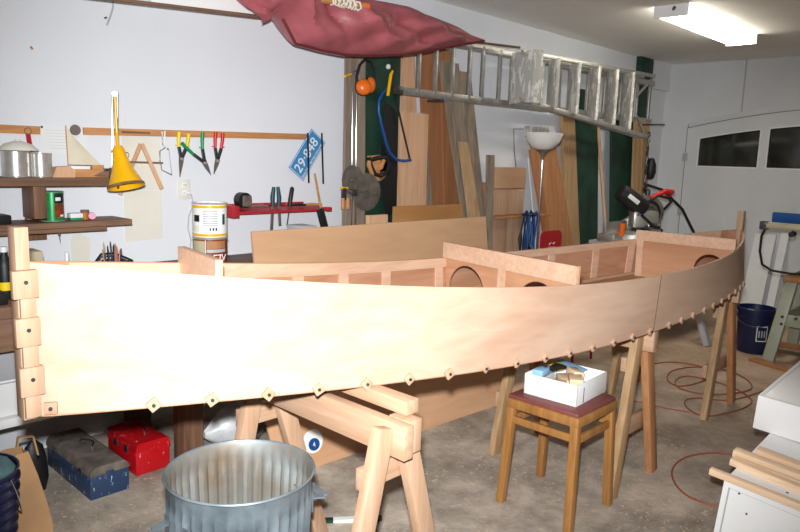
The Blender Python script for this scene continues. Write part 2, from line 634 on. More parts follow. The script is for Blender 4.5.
def bulkhead(a, c, zb, zt, holes, strip, side):
    a, c = V(a), V(c)
    u = (c - a); w = u.length; u.normalize()
    bw = w * .96
    outl = [(w * .04, zb), (bw, zb), (w, zt - .09), (w, zt), (0, zt), (0, zt - .09)]
    nrm = u.cross(V((0, 0, 1)))
    if nrm.x > 0: nrm = -nrm
    h = obj('bulkhead', holed_plate(outl, [circ(*q) for q in holes], (a.x, a.y, 0), u, (0, 0, 1), .009), INNERY, bo)
    def P(s, z, o): return V((a.x, a.y, 0)) + u * s + V((0, 0, z)) + nrm * o
    obj('top_cleat', B().prism([P(0, zt - strip, .0045), P(w, zt - strip, .0045), P(w, zt, .0045), P(0, zt, .0045)], nrm * .014), BATTEN, h, 'pale cleat')
    for s in side:
        obj('upright_cleat', B().prism([P(s - .022, zb, .0045), P(s + .022, zb, .0045), P(s + .022, zt - strip, .0045), P(s - .022, zt - strip, .0045)], nrm * .006), BATTEN, h)
    for (hx, hz, r) in holes:
        pts = [P(hx + r * math.cos(k / 28 * 2 * math.pi), hz + r * math.sin(k / 28 * 2 * math.pi), .001) for k in range(28)]
        obj('hole_rim', B().tube(pts, .0035, 6, True), DARKX, h)
    return h


bulkhead((1.100, 1.757, 0), (1.160, 2.080, 0), .872, 1.289, [], .0895, [])
bulkhead((2.537, 1.400, 0), (2.703, 2.246, 0), .828, 1.185, [(.69, .955, .132), (.215, .955, .132)], .078, [.445])
bulkhead((4.373, 1.398, 0), (4.376, 2.018, 0), .872, 1.178, [(.142, .978, .095)], .066, [.59])
obj('upright_post', B().box((4.55, 1.50, .87), (4.58, 1.545, 1.1)), PINEZ, bo)
# stems
a, c = boat(0, 1, 0), boat(0, 1, 1)
obj('stem', B().box((Lx - .012, Ly - .022, a.z - .004), (Lx + .022, Ly + .03, 1.392), .002), PINEZ, bo)
obj('stem', B().bar((Rx - .004, Ry, .86), (Rx + .006, Ry, 1.302), .05, .04, (0, 1, 0), .004), PINEZ, bo)
# clamp pads with their screws: bow stack, then along the bottom edge
for z0, z1, x0, x1 in ((1.21, 1.283, .588, .650), (1.083, 1.158, .590, .650), (.948, 1.026, .594, .654)):
    g = obj('clamp_pad', B().box((x0, Ly - .045, z0), (x1, Ly - .024, z1), .002), PINEZ, bo)
    m = V(((x0 + x1) / 2, Ly - .047, (z0 + z1) / 2 + .006))
    obj('screw', B().cyl(m, m + V((0, .01, 0)), .0055, n=10), STEEL, g)
for z0, z1 in ((1.158, 1.21), (1.026, 1.083), (.886, .948)):
    obj('stem_facing', B().box((.607, Ly - .036, z0), (.645, Ly - .024, z1), .001), PINEZ, bo)
TS = [.012, .065, .099, .135, .17, .207, .243, .28, .317, .352, .387, .420, .454, .487, .520, .553, .593, .622, .652, .684, .713, .744, .776, .808, .84, .872]
for k, t in enumerate(TS):
    p = boat(t, -1, .0); q = boat(t + .004, -1, .0)
    d = (q - p).normalized()
    out = d.cross(V((0, 0, 1))); out.z = 0; out.normalize()
    if out.y > 0: out = -out
    up = out.cross(d)
    ang = 0 if k == 0 else random.uniform(.5, 1.05)
    x = d * math.cos(ang) + up * math.sin(ang)
    M = Matrix((x, out, x.cross(out))).transposed()
    sz = .033 if k < 8 else .027
    g = obj('clamp_pad', B().obox(p + out * .007 + V((0, 0, .008 if k else .022)), (sz, .012, sz), M, .002), PINEX, bo)
    m = p + out * .013 + V((0, 0, .008 if k else .022))
    obj('screw', B().cyl(m - out * .002, m + out * .004, .0055, n=8), STEEL, g)


# ------------------------------------------------------------------ sawhorses
def sawhorse(label, x, y0, y1, top, feet, mats, block=True):
    """beam along y with two A-frames; feet = x of the -x and +x feet at the near and far end"""
    t = thing('sawhorse', label, 'sawhorse', (x, (y0 + y1) / 2, 0), 'sawhorses under the boat')
    lm, lm2 = mats
    obj('beam', B().box((x - .02, y0 - .01, top - .108), (x + .02, y1 + .04, top), .003), PINEY, t)
    for y, (fl, fr), s in ((y0 + .06, feet[0], 1), (y1 - .06, feet[1], -1)):
        yf = y - s * .01
        for fx, sg, mm in ((fl, -1, lm), (fr, 1, lm2)):
            tp = V((x + sg * .042, y, top - .012))
            ft = V((fx, yf, .0))
            d = (ft - tp).normalized()
            bq = B().bar(tp, ft, .038, .068, d.cross(V((0, 1, 0))), .002)
            for v in bq.bm.verts:
                v.co.z = max(v.co.z, 0.0)
            obj('leg', bq, mm, t)
        for z, h, yo in ((top - .175, .07, -.036), (.30, .085, -.036)):
            if z > .4 and not block: continue
            u = (top - z) / top
            xl, xr = lerp(x - .042, fl, u), lerp(x + .042, fr, u)
            obj('cross_brace', B().box((xl - .022, y + yo * -1 - .014, z - h / 2), (xr + .022, y + yo * -1 + .014, z + h / 2), .002), PINEX, t)
        ye = y0 - .012 if s > 0 else y1 + .042
        obj('end_cap', B().box((x + .022, y - .05, top - .105), (x + .078, y + .04, top + .002), .002), PINEZ, t)
    return t


sawhorse('pale new sawhorse under the bow, nearest the galvanised bin', 1.50, 1.37, 2.16, .792, ((1.26, 1.76), (1.30, 1.79)), (PINEZ, PINEZ))
sawhorse('sawhorse under the hull seam, behind the wooden stool', 3.245, 1.37, 2.16, .812, ((3.03, 3.48), (3.02, 3.49)), (YELZ, ORANGEZ))
sawhorse('far sawhorse under the stern, with one orange leg beside the navy bucket', 4.70, 1.46, 2.21, .850, ((4.46, 4.95), (4.47, 4.96)), (YELZ, ORANGEZ))
tag(obj('loose_timber', B().box((1.548, 1.42, .795), (1.605, 2.14, .842), .003), PINEY), 'loose square pine timber lying on top of the bow sawhorse', 'timber')

# ------------------------------------------------------------------ stool and carton
st = thing('stool', 'wooden stool with square red-brown vinyl seat beside the boat', 'stool', (2.785, 1.59, 0))
sx0, sx1, sy0, sy1, sz = 2.612, 2.978, 1.395, 1.775, .53
obj('seat_frame', B().box((sx0, sy0, sz - .062), (sx1, sy1, sz - .014), .012), STOOLW, st)
obj('seat', B().box((sx0 + .008, sy0 + .008, sz - .02), (sx1 - .008, sy1 - .008, sz + .004), .010), VINYL, st)
for fx, fy, tx, ty in ((2.584, 1.392, 2.635, 1.42), (2.612, 1.77, 2.635, 1.75), (2.965, 1.405, 2.95, 1.42), (2.99, 1.79, 2.95, 1.76)):
    bq = B().bar((fx, fy, 0), (tx, ty, sz - .055), .038, .038, (0, 1, 0), .004)
    for v in bq.bm.verts: v.co.z = max(v.co.z, 0)
    obj('leg', bq, STOOLW, st)
for z, e in ((sz - .115, ((2.63, 1.42, 2.63, 1.755), (2.955, 1.42, 2.955, 1.765))), (sz - .125, ((2.63, 1.418, 2.955, 1.418), (2.632, 1.755, 2.955, 1.755)))):
    for q in e:
        obj('stretcher', B().bar((q[0], q[1], z), (q[2], q[3], z), .018, .034, bev=.003), STOOLW, st)
# open carton
cr = Matrix.Rotation(math.radians(3), 3, 'Z')
cc = V((2.832, 1.595, sz + .0045))
cw, cdp, ch = .30, .265, .098
ct = thing('carton', 'shallow open white cardboard carton of scraps on the stool', 'carton', cc)
def cb(x0, y0, z0, x1, y1, z1, bev=.001):
    return B().obox(cc + cr @ V(((x0 + x1) / 2, (y0 + y1) / 2, (z0 + z1) / 2)), (x1 - x0, y1 - y0, z1 - z0), cr, bev)
obj('base', cb(-cw / 2, -cdp / 2, 0, cw / 2, cdp / 2, .004), WHITE, ct)
for q in ((-cw / 2, -cdp / 2, .0, cw / 2, -cdp / 2 + .005, ch), (-cw / 2, cdp / 2 - .005, .0, cw / 2, cdp / 2, ch), (-cw / 2, -cdp / 2, .0, -cw / 2 + .005, cdp / 2, ch), (cw / 2 - .005, -cdp / 2, 0, cw / 2, cdp / 2, ch)):
    obj('wall', cb(*q), WHITE, ct)
obj('slit', cb(-.085, -cdp / 2 - .001, .005, -.080, -cdp / 2 + .001, .075, 0), BLACK, ct, 'dark slit torn in the side')
def incart(x, y, z): return cc + cr @ V((x, y, z))
def scrap(name, label, cat, x, y, z, size, ang, m, group=None, tilt=0.0):
    M = cr @ Matrix.Rotation(ang, 3, 'Z') @ Matrix.Rotation(tilt, 3, 'X')
    return tag(obj(name, B().obox(incart(x, y, z + (.008 if z > .05 else 0)), size, M, .003), m), label, cat, group)
for (x, y, z, s, a) in ((-.08, .05, .022, (.1, .05, .03), .4), (.06, .04, .022, (.09, .06, .03), 1.1), (.07, -.06, .022, (.1, .04, .032), .2), (-.06, -.06, .022, (.12, .05, .03), -.5), (.0, .0, .054, (.12, .06, .028), .8), (-.09, -.01, .056, (.07, .05, .028), 2), (.09, .0, .056, (.08, .05, .028), .1)):
    scrap('wood_offcut', 'small pine offcut lying among the scraps in the white carton', 'offcut', x, y, z, s, a, FRESH, 'pine offcuts in the carton')
scrap('pine_block', 'pale pine block nearest the front corner inside the white carton', 'block', -.055, -.075, .086, (.105, .06, .026), .55, FRESH)
scrap('pine_wedge', 'pale pine wedge beside the yellow item in the white carton', 'block', .02, -.035, .092, (.09, .05, .03), .9, FRESH, tilt=.15)
scrap('blue_card', 'pale blue folded card along the right side of the carton', 'card', .09, .03, .094, (.09, .15, .006), -.15, SKYB, tilt=.1)
scrap('blue_packet', 'pale blue packet at the far left inside the carton', 'packet', -.06, .095, .088, (.10, .05, .03), .1, SKYB)
b = B().lathe([(0, 0), (.034, 0), (.036, .012), (.03, .024), (0, .026)], incart(.045, .075, .09), 20)
tag(obj('tape_roll', b, YGRIP), 'small yellow roll lying in the white carton', 'roll')
b = B().tube([incart(-.03, .06, .108), incart(.0, .055, .112), incart(.03, .035, .11), incart(.05, .02, .105)], [.016, .019, .012, .005], 10)
tag(obj('black_knob_tool', b, BLACK), 'small black tool lying on the scraps in the carton', 'tool')

# ------------------------------------------------------------------ galvanised bin
tc_ = V((1.19, 1.80, 0))
th = .60
tb = thing('trash_can', 'open galvanised steel bin with fluted sides in the foreground', 'bin', tc_)
def flute(j, a):
    return .010 * max(0, math.cos(a * 38)) - .003 if 3 <= j <= 22 else 0
prof = [(.198, 0), (.200, .018), (.194, .03), (.195, .045)]
prof += [(lerp(.196, .221, i / 17), lerp(.06, th - .10, i / 17)) for i in range(18)]
prof += [(.223, th - .085), (.226, th - .05), (.228, th - .01), (.233, th)]
obj('wall', B().lathe(prof, tc_, 228, flute=flute), GALV, tb)
inner = [(r - .0035, z) for r, z in prof[::-1]]
inner[0] = (.229, th)
bi = B().lathe(inner, tc_, 228, flute=lambda j, a: flute(len(prof) - 1 - j, a))
obj('inside', bi, RUSTY, tb, 'stained inside of the bin')
obj('base', B().lathe([(0, .02), (.196, .02), (.196, .026), (0, .026)], tc_, 40), RUSTY, tb)
obj('rim', B().tube([tc_ + V((.233 * math.cos(k / 64 * 2 * math.pi), .233 * math.sin(k / 64 * 2 * math.pi), th)) for k in range(64)], .0045, 8, True), GALV, tb)
for ang, z in ((math.radians(180), .485), (math.radians(-12), .475)):
    d = V((math.cos(ang), math.sin(ang), 0)); s = V((-d.y, d.x, 0))
    hb = B()
    c0 = tc_ + V((0, 0, z))
    p = [c0 + d * .212 - s * .055, c0 + d * .27 - s * .055 + V((0, 0, -.01)), c0 + d * .27 + s * .055 + V((0, 0, -.01)), c0 + d * .212 + s * .055]
    hb.bar(p[0], p[1], .030, .006); hb.bar(p[1], p[2], .030, .006); hb.bar(p[2], p[3], .030, .006)
    for q in (p[0], p[3]):
        hb.bar(q + d * .010 + V((0, 0, .02)), q + d * .010 - V((0, 0, .05)), .03, .006, d)
    obj('handle', hb, GALV, tb)

# ------------------------------------------------------------------ floor items on the left
def toolbox(label, x0, x1, y0, y1, h, bodym, lidm, dusty):
    t = thing('toolbox', label, 'toolbox', ((x0 + x1) / 2, (y0 + y1) / 2, 0))
    obj('body', B().box((x0, y0, 0), (x1, y1, h * .72), .004), bodym, t)
    w = x1 - x0
    pts = []
    for k in range(9):
        a = math.pi * k / 8
        pts.append(V(((x0 + x1) / 2 - math.cos(a) * (w / 2 + .003), y0 - .004, h * .73 + (h * .27) * min(1, math.sin(a) * 1.5 if dusty else math.sin(a) * 2.2))))
    lid = obj('lid', B().prism(pts, (0, y1 - y0 + .008, 0)), lidm, t)
    m = V(((x0 + x1) / 2, (y0 + y1) / 2, h))
    hp = [m + V((0, -.07, .0)), m + V((.0, -.065, .018)), m + V((.03, -.02, .02)), m + V((.03, .02, .02)), m + V((.0, .065, .018)), m + V((0, .07, 0))]
    obj('handle', B().tube(hp, .004, 6), STEEL, lid)
    for y in (y0 + .1, y1 - .1):
        obj('latch', B().box((x0 - .006, y - .02, h * .6), (x0 + .001, y + .02, h * .8), .001), STEEL, t)
    obj('end_latch', B().box(((x0 + x1) / 2 - .018, y0 - .008, h * .62), ((x0 + x1) / 2 + .018, y0, h * .8), .001), bodym, t)
    return t


toolbox('long scratched blue steel toolbox with dusty lid on the floor', 1.222, 1.405, 3.06, 3.58, .155, BLUEB, DUSTY, True)
toolbox('red steel toolbox with chipped paint beside the blue one', 1.485, 1.665, 3.155, 3.47, .165, RED, RED, False)

# blue ribbed tub with cloth in it
bc = V((.675, 2.80, 0))
t = thing('ribbed_tub', 'navy ribbed plastic tub at the left edge beside the paper bag', 'tub', bc)
pr = [(0, 0), (.13, 0)]
for i in range(9):
    z = .02 + i * .042
    pr += [(.135 + .0035 * i, z), (.146 + .0035 * i, z + .016), (.135 + .0035 * i, z + .032)]
pr += [(.172, .41), (.166, .41), (.13, .03), (0, .03)]
obj('body', B().lathe(pr, bc, 40), NAVY, t)
hp = [bc + V((.17 * math.cos(a), .17 * math.sin(a), .39 - .2 * math.sin((a + .9) / 1.8 * math.pi))) for a in [-.9 + i * .18 for i in range(11)]]
obj('bail_handle', B().tube(hp, .003, 6), CHROME, t)
rows = []
for i in range(9):
    r = .004 + .155 * i / 8
    rows.append([bc + V((r * math.cos(k / 20 * 2 * math.pi), r * math.sin(k / 20 * 2 * math.pi), .425 + random.uniform(-.012, .012) - .03 * (i / 8) ** 2)) for k in range(20)])
tag(obj('rag', B().grid(rows, closed=True), TEALCL), 'crumpled pale teal rag filling the navy tub', 'rag')

# paper carrier bag
pb = V((.895, 2.93, 0))
t = thing('paper_bag', 'standing brown paper carrier bag with a card handle', 'bag', pb)
def ring(w, d, z, dx=0, crease=0):
    return [pb + V((x + dx, y, z)) for x, y in ((-w, -d), (0, -d - crease), (w, -d), (w - crease, 0), (w, d), (0, d + crease), (-w, d), (-w + crease, 0))]
obj('body', B().grid([ring(.088, .075, 0), ring(.09, .075, .06, .0, -.006), ring(.084, .066, .16, -.01, .008), ring(.07, .05, .28, -.02, .014), ring(.055, .034, .385, -.032, .012)], closed=True, smooth=False), BAG, t)
hh = pb + V((.035, .05, .335))
hb = B()
q = [hh + V((-.035, 0, 0)), hh + V((-.02, 0, .085)), hh + V((.035, 0, .075)), hh + V((.05, 0, -.01))]
for a, c in zip(q, q[1:]): hb.bar(a, c, .006, .018, (0, 1, 0))
for v in hb.bm.verts: pass
obj('handle', hb, BAG, t)
b = B().grid([[V((1.08, 3.33, z)) + V((r * math.cos(a), r * .6 * math.sin(a), 0)) for a in [k / 12 * 2 * math.pi for k in range(12)]] for r, z in ((.045, 0), (.06, .06), (.055, .15), (.04, .22), (.01, .25))], closed=True)
tag(obj('black_pouch', b, BLACK), 'black limp pouch standing between the paper bag and blue toolbox', 'pouch')

# ------------------------------------------------------------------ workbench along the back wall
t = thing('workbench', 'dark wooden workbench against the back wall behind the bow', 'workbench', (2.0, 3.4, 0))
BX0, BX1, BY0, BZ = -.3, 3.25, 3.05, .955
obj('worktop', B().box((BX0, BY0 - .02, BZ - .05), (BX1, WY - .005, BZ), .004), DARKX, t)
obj('apron', B().box((BX0, BY0, BZ - .19), (BX1, BY0 + .03, BZ - .05), .002), DARKX, t)
for x in (BX0 + .05, 1.76, BX1 - .06):
    for y in (BY0 + .085, WY - .1):
        obj('leg', B().box((x - .055, y - .055, 0), (x + .055, y + .055, BZ - .05), .004), DARKZ, t)
obj('lower_shelf', B().box((BX0, BY0 + .2, .375), (1.70, WY - .1, .40), .002), WHITE, t)
obj('lower_rail', B().box((BX0, BY0 + .15, .385), (1.70, BY0 + .2, .425), .002), WHITE, t)
t = thing('drawer_unit', 'grey and white drawer unit under the left end of the bench', 'drawers', (.4, 3.5, .40))
obj('carcass', B().box((.0, 3.27, .402), (1.10, 3.6, .76), .003), WHITE, t)
d = obj('drawer', B().box((.02, 3.245, .585), (1.08, 3.27, .745), .003), GREYP, t)
obj('pull', B().box((.4, 3.23, .64), (.56, 3.245, .66), .002), STEEL, d)
d = obj('drawer', B().box((.02, 3.245, .415), (1.08, 3.27, .570), .003), WHITE, t)
obj('pull', B().box((.4, 3.23, .50), (.56, 3.245, .52), .002), STEEL, d)
tag(obj('stored_plank', B().box((1.115, 3.26, .402), (1.165, 3.68, .47), .002), YELX), 'narrow yellow plank end beside the drawers under the bench', 'plank')
tag(obj('stored_box', B().box((1.2, 3.27, .402), (1.62, 3.6, .50), .004), PLYX), 'flat wooden case stored on the shelf under the bench', 'case')
# bagged stuff on the floor under the bench
rows = []
for i in range(9):
    u = i / 8
    rows.append([V((2.05, 3.12, .13)) + V(((u - .5) * .42, math.cos(a) * .1 * math.sin(math.pi * (u * .9 + .05)), math.sin(a) * .12 * math.sin(math.pi * (u * .9 + .05)) * (1 + .15 * math.sin(a * 5 + i)))) for a in [k / 20 * 2 * math.pi for k in range(20)]])
for r in rows:
    for p in r: p.z = max(p.z, .003)
tag(obj('plastic_bag', B().grid(rows, closed=True), PLASTBAG), 'crumpled pale plastic bag under the bench behind the bin', 'bag')

# things on the bench
def lab(o, l, c, g=None): return tag(o, l, c, g)
t = thing('bottle', 'dark bottle with yellow and white label beside the bow stem', 'bottle', (.96, 3.2, BZ))
obj('body', B().lathe([(0, 0), (.03, 0), (.032, .01), (.032, .14), (.026, .165), (.013, .19), (.013, .215), (0, .215)], (.96, 3.2, BZ), 20), BLACK, t)
obj('label_band', B().lathe([(.0325, .04), (.0328, .075)], (.96, 3.2, BZ), 20), YGRIP, t, 'yellow band')
obj('cap', B().lathe([(.015, .2), (.015, .222), (0, .222)], (.96, 3.2, BZ), 14), WHITEP, t)
b = B().box((1.02, 3.18, BZ), (1.11, 3.3, BZ + .195), .004)
lab(obj('tan_carton', b, TAN), 'small tan carton on the bench just right of the bow stem', 'box')
lab(obj('tray', B().box((.78, 3.07, BZ), (.93, 3.2, BZ + .05), .006), BLACK), 'shallow black tray on the bench at the left edge', 'tray')
b = B().lathe([(.06, 0), (.085, .03), (.09, .06), (.086, .06), (.08, .03), (.055, .006), (0, .006)], (1.36, 3.35, BZ), 24)
for v in b.bm.verts: v.co.x = 1.36 + (v.co.x - 1.36) * 1.3
lab(obj('shallow_dish', b, TAN), 'shallow tan dish on the bench behind the bow', 'dish')
pc = V((1.485, 3.33, BZ))
lab(obj('pencil_cup', B().lathe([(0, 0), (.055, 0), (.058, .105), (.054, .105), (.052, .004), (0, .004)], pc, 20), STEEL), 'dark cup holding pencils on the bench by the wall', 'cup')
for k in range(13):
    a = k * 2.4; r = .012 + .034 * ((k * 7) % 5) / 5
    p = pc + V((r * math.cos(a), r * math.sin(a), .006)); q = pc + V((r * 1.5 * math.cos(a) + .012 * math.sin(k), r * 1.3 * math.sin(a), .175 + .02 * math.sin(k * 3)))
    lab(obj('pencil', B().tube([p, p.lerp(q, .93), q], [.004, .004, .0008], 6), [ORANGEZ, BLACK, NAVY, REDC, YELZ][k % 5]), 'pencil standing in the dark cup on the bench', 'pencil', 'pencils in the cup')
q = at(67, 259, 3.3)
lab(obj('candle_stub', B().cyl((q.x, 3.3, BZ), (q.x, 3.3, BZ + .165), .010, .008, 12), WHITEP), 'thin white upright tube left of the pencil cup', 'tube')
gx = at(118, 258, 3.3)
t = thing('safety_goggles', 'black wire goggles lying on the bench right of the pencils', 'goggles', (gx.x, 3.3, BZ))
gb = B()
for s in (-.04, .04):
    gb.tube([V((gx.x + s, 3.3, BZ + .075)) + V((.034 * math.cos(k / 16 * 2 * math.pi), 0, .026 * math.sin(k / 16 * 2 * math.pi))) for k in range(16)], .005, 6, True)
obj('frames', gb, BLACK, t)
obj('strap', B().tube([(gx.x - .075, 3.3, BZ + .075), (gx.x - .09, 3.36, BZ + .09), (gx.x - .03, 3.42, BZ + .125), (gx.x + .04, 3.42, BZ + .125), (gx.x + .1, 3.36, BZ + .09), (gx.x + .075, 3.3, BZ + .075)], .006, 6), BLACK, t)
obj('nose_foot', B().box((gx.x - .08, 3.285, BZ), (gx.x + .08, 3.315, BZ + .052), .008), BLACK, t)

# two stacked paint cans
pq = V((1.985, 3.28, 0))
canr = .089
z1, z2, z3 = BZ, 1.155, 1.332
t = thing('paint_can', 'lower of two stacked paint cans, brown wood-stain label', 'can', (pq.x, pq.y, z1))
obj('body', B().lathe([(0, 0), (canr, 0), (canr, z2 - z1 - .002), (0, z2 - z1 - .002)], (pq.x, pq.y, z1), 40), REDP, t)
obj('rim', B().lathe([(canr + .003, z2 - z1 - .012), (canr + .004, z2 - z1 - .004), (canr - .004, z2 - z1)], (pq.x, pq.y, z1), 40), TIN, t)
def canpt(c, r, ang, z): return V((c.x + r * math.cos(ang), c.y + r * math.sin(ang), z))
va = math.atan2(-pq.y, -pq.x)
def patch(name, c, r, a0, a1, za, zb, m, parent, n=10, label=None):
    rows = [[canpt(c, r, va + lerp(a0, a1, i / n), za), canpt(c, r, va + lerp(a0, a1, i / n), zb)] for i in range(n + 1)]
    return obj(name, B().grid(rows), m, parent, label)
patch('label_stripe', pq, canr + .001, -.28, -.24, z1 + .005, z2 - .015, WHITE, t, 3, 'white stripe')
patch('label_panel', pq, canr + .001, -1.3, -.3, z1 + .005, z2 - .02, TAN, t, 10, 'tan printed panel')
patch('wood_picture', pq, canr + .001, -.2, 1.0, 1.095, z2 - .02, ORANGEZ, t, 10, 'orange wood picture')
patch('label_band', pq, canr + .0015, -.2, 1.0, 1.075, 1.092, GREYP, t, 10)
for k, s in enumerate('IETV'):
    an = -.12 + k * .27
    p = canpt(pq, canr + .0015, va + an, 1.03)
    tx = V((-math.sin(va + an), math.cos(va + an), 0))
    text('lettering', s, .05, p, tx, (0, 0, 1), WHITE, t, .0004)
t = thing('paint_can', 'upper of two stacked paint cans, white label with yellow bands', 'can', (pq.x, pq.y, z2))
obj('body', B().lathe([(0, 0), (canr, 0), (canr, z3 - z2), (canr - .012, z3 - z2), (canr - .014, z3 - z2 - .006), (0, z3 - z2 - .006)], (pq.x, pq.y, z2), 40), WHITE, t)
for za, zb in ((z2 + .004, z2 + .018), (z3 - .026, z3 - .012)):
    obj('yellow_band', B().lathe([(canr + .001, za), (canr + .0012, zb)], (pq.x, pq.y, 0), 40), YELLOW, t, 'yellow band')
obj('rim', B().tube([V((pq.x + (canr + .001) * math.cos(k / 40 * 2 * math.pi), pq.y + (canr + .001) * math.sin(k / 40 * 2 * math.pi), z3 - .003)) for k in range(40)], .004, 6, True), TIN, t)
patch('label_picture', pq, canr + .001, -1.05, -.62, 1.235, 1.27, BLACK, t)
patch('label_picture', pq, canr + .001, .78, 1.0, 1.22, 1.275, TEALC, t)
patch('label_panel', pq, canr + .001, -1.2, -.62, z2 + .03, 1.215, CREAM, t)
for k in range(9):
    patch('print_line', pq, canr + .001, -.4, .45, 1.29 - k * .009, 1.293 - k * .009, INK, t, 8)
for k in range(3):
    patch('print_mark', pq, canr + .001, -.02 + k * .17, .08 + k * .17, 1.19, 1.205, BLACK, t, 4)

# ------------------------------------------------------------------ shelves on the wall
t = thing('wall_shelf', 'two-tier dark wooden wall shelf on one post at the left', 'shelf', (1.28, WY, 1.12))
S1, S2 = 1.448, 1.236
obj('post', B().box((1.245, WY - .04, 1.125), (1.335, WY, S1 - .04), .002), DARKZ, t)
obj('board', B().box((.55, 3.56, S1 - .04), (1.605, WY - .04, S1), .003), DARKX, t)
bq = B().bar((.55, 3.655, S2 - .022), (1.69, 3.675, S2 - .018), .23, .028)
obj('board', bq, DARKX, t)
obj('bracket', B().box((.55, 3.61, S2 - .062), (1.58, 3.64, S2 - .036), .002), DARKX, t)
obj('bracket', B().box((1.225, 3.6, S1 - .2), (1.285, WY - .04, S1 - .041), .002), DARKZ, t)

def tincan(label, x, y, z, r, h, m=TIN):
    t = thing('tin_can', label, 'can', (x, y, z))
    obj('body', B().lathe([(0, 0), (r, 0), (r, h), (r - .003, h), (r - .004, .006), (0, .006)], (x, y, z), 32, flute=lambda j, a: 0), m, t)
    for zz in (0.003, h - .002):
        obj('rim', B().tube([V((x + (r + .0005) * math.cos(k / 32 * 2 * math.pi), y + (r + .0005) * math.sin(k / 32 * 2 * math.pi), z + zz)) for k in range(32)], .0025, 6, True), m, t)
    return t
tincan('larger shiny tin can on the upper shelf below the hanging strap', at(17, 165, 3.65).x, 3.665, S1, .062, .125)
tincan('shiny tin can on the upper shelf beside the wooden block', at(41, 165, 3.65).x, 3.655, S1, .050, .117)
q = at(14, 150, 3.74)
lab(obj('round_lid', B().lathe([(.088, 0), (.086, .006), (.06, .03), (.012, .045), (.012, .052), (0, .053)], (q.x - .005, 3.665, S1 + .1265), 32), CREAM), 'cream domed lid resting on top of the larger tin can', 'lid')
q = at(61, 172, 3.65)
b = B().prism([V((q.x - .052, 3.61, S1)), V((q.x + .052, 3.61, S1)), V((q.x + .055, 3.61, S1 + .035)), V((q.x + .03, 3.61, S1 + .055)), V((q.x - .035, 3.61, S1 + .05))], (0, .07, 0))
lab(obj('wood_block', b, PALEZ), 'pale wooden block with sloping ends on the shelf beside the model sailboat', 'block')
# model sailing boat
q = at(86, 177, 3.66)
t = thing('model_sailboat', 'small wooden model sailboat with triangular cream sail on the shelf', 'model', (q.x, 3.66, S1))
hb = B()
prf = [(-.10, .012), (-.04, .024), (.05, .026), (.11, .022)]
hb.grid([[V((q.x + x, 3.66 - w, S1 + .04)), V((q.x + x, 3.66 - w * .6, S1 + .004)), V((q.x + x, 3.66 + w * .6, S1 + .004)), V((q.x + x, 3.66 + w, S1 + .04))] for x, w in prf], closed=True, smooth=False)
hb.box((q.x - .1, 3.645, S1), (q.x + .11, 3.675, S1 + .012))
obj('hull', hb, RAILW, t)
obj('cabin', B().box((q.x + .03, 3.645, S1 + .03), (q.x + .09, 3.675, S1 + .062), .002), RAILW, t)
obj('deck_strip', B().box((q.x - .075, 3.65, S1 + .04), (q.x + .02, 3.67, S1 + .055), .001), WHITE, t)
obj('mast', B().cyl((q.x - .085, 3.66, S1 + .03), (q.x - .09, 3.66, S1 + .255), .003, n=8), RAILW, t)
sp = []
for i in range(9):
    u = i / 8
    z = lerp(S1 + .062, S1 + .248, u)
    w = .165 * (1 - u) ** 1.15 + .002
    sp.append([V((q.x - .085 - .004 * u + w * v, 3.658 - .012 * math.sin(math.pi * v) * (1 - u), z)) for v in (0, .25, .5, .75, 1)])
obj('sail', B().grid(sp, lambda i, j: V((0, .001, 0))), LINEN, t)
q = at(106, 177, 3.66)
t = thing('small_plane', 'small wooden spokeshave at the end of the upper shelf', 'tool', (q.x, 3.66, S1))
obj('body', B().bar((q.x - .08, 3.66, S1 + .018), (q.x + .06, 3.64, S1 + .018), .03, .03, bev=.006), DARKX, t)
obj('iron', B().box((q.x - .02, 3.635, S1 + .03), (q.x + .01, 3.675, S1 + .045), .001), STEEL, t)

# lower shelf
q = at(52.5, 205, 3.66)
t = thing('oil_can', 'green and black printed can on the lower shelf', 'can', (q.x, 3.665, S2 - .005))
r, h = .054, .148
z0 = S2 - .006
obj('body', B().lathe([(0, 0), (r, 0), (r, h), (0, h)], (q.x, 3.665, z0), 32), TEALG, t)
va = math.atan2(-3.665, -q.x)
qq = V((q.x, 3.665, 0))
patch('dark_label', qq, r + .0008, -1.5, -.45, z0 + .008, z0 + h - .008, BLACK, t, 10, 'black panel')
patch('picture', qq, r + .0008, .2, 1.3, z0 + .02, z0 + h - .06, REDP, t, 10, 'brown picture panel')
patch('dark_label', qq, r + .0007, .2, 1.3, z0 + h - .058, z0 + h - .01, BLACK, t, 8)
patch('lettering', qq, r + .0012, .3, .8, z0 + h - .045, z0 + h - .028, WHITE, t, 5)
patch('lettering', qq, r + .0012, .7, 1.1, z0 + .024, z0 + .034, WHITE, t, 5)
for zz in (.002, h - .002):
    obj('rim', B().tube([V((q.x + r * math.cos(k / 32 * 2 * math.pi), 3.665 + r * math.sin(k / 32 * 2 * math.pi), z0 + zz)) for k in range(32)], .0025, 6, True), TIN, t)
q = at(75, 215, 3.66)
t = thing('clear_tub', 'small clear tub with green base on the lower shelf', 'tub', (q.x, 3.66, S2 - .005))
obj('base', B().box((q.x - .03, 3.635, S2 - .005), (q.x + .03, 3.68, S2 + .006), .003), GGRIP, t)
obj('body', B().box((q.x - .032, 3.633, S2 + .006), (q.x + .032, 3.682, S2 + .03), .004), PAPER, t)
q = at(85, 213, 3.66)
t = thing('pill_jar', 'small amber jar with dark cap on the lower shelf', 'jar', (q.x, 3.66, S2 - .005))
obj('body', B().lathe([(0, 0), (.019, 0), (.02, .036), (0, .036)], (q.x, 3.66, S2 - .004), 18), BROWNB, t)
obj('cap', B().lathe([(.021, .034), (.021, .048), (0, .048)], (q.x, 3.66, S2 - .004), 18), DARKX, t)
q = at(92, 215, 3.645)
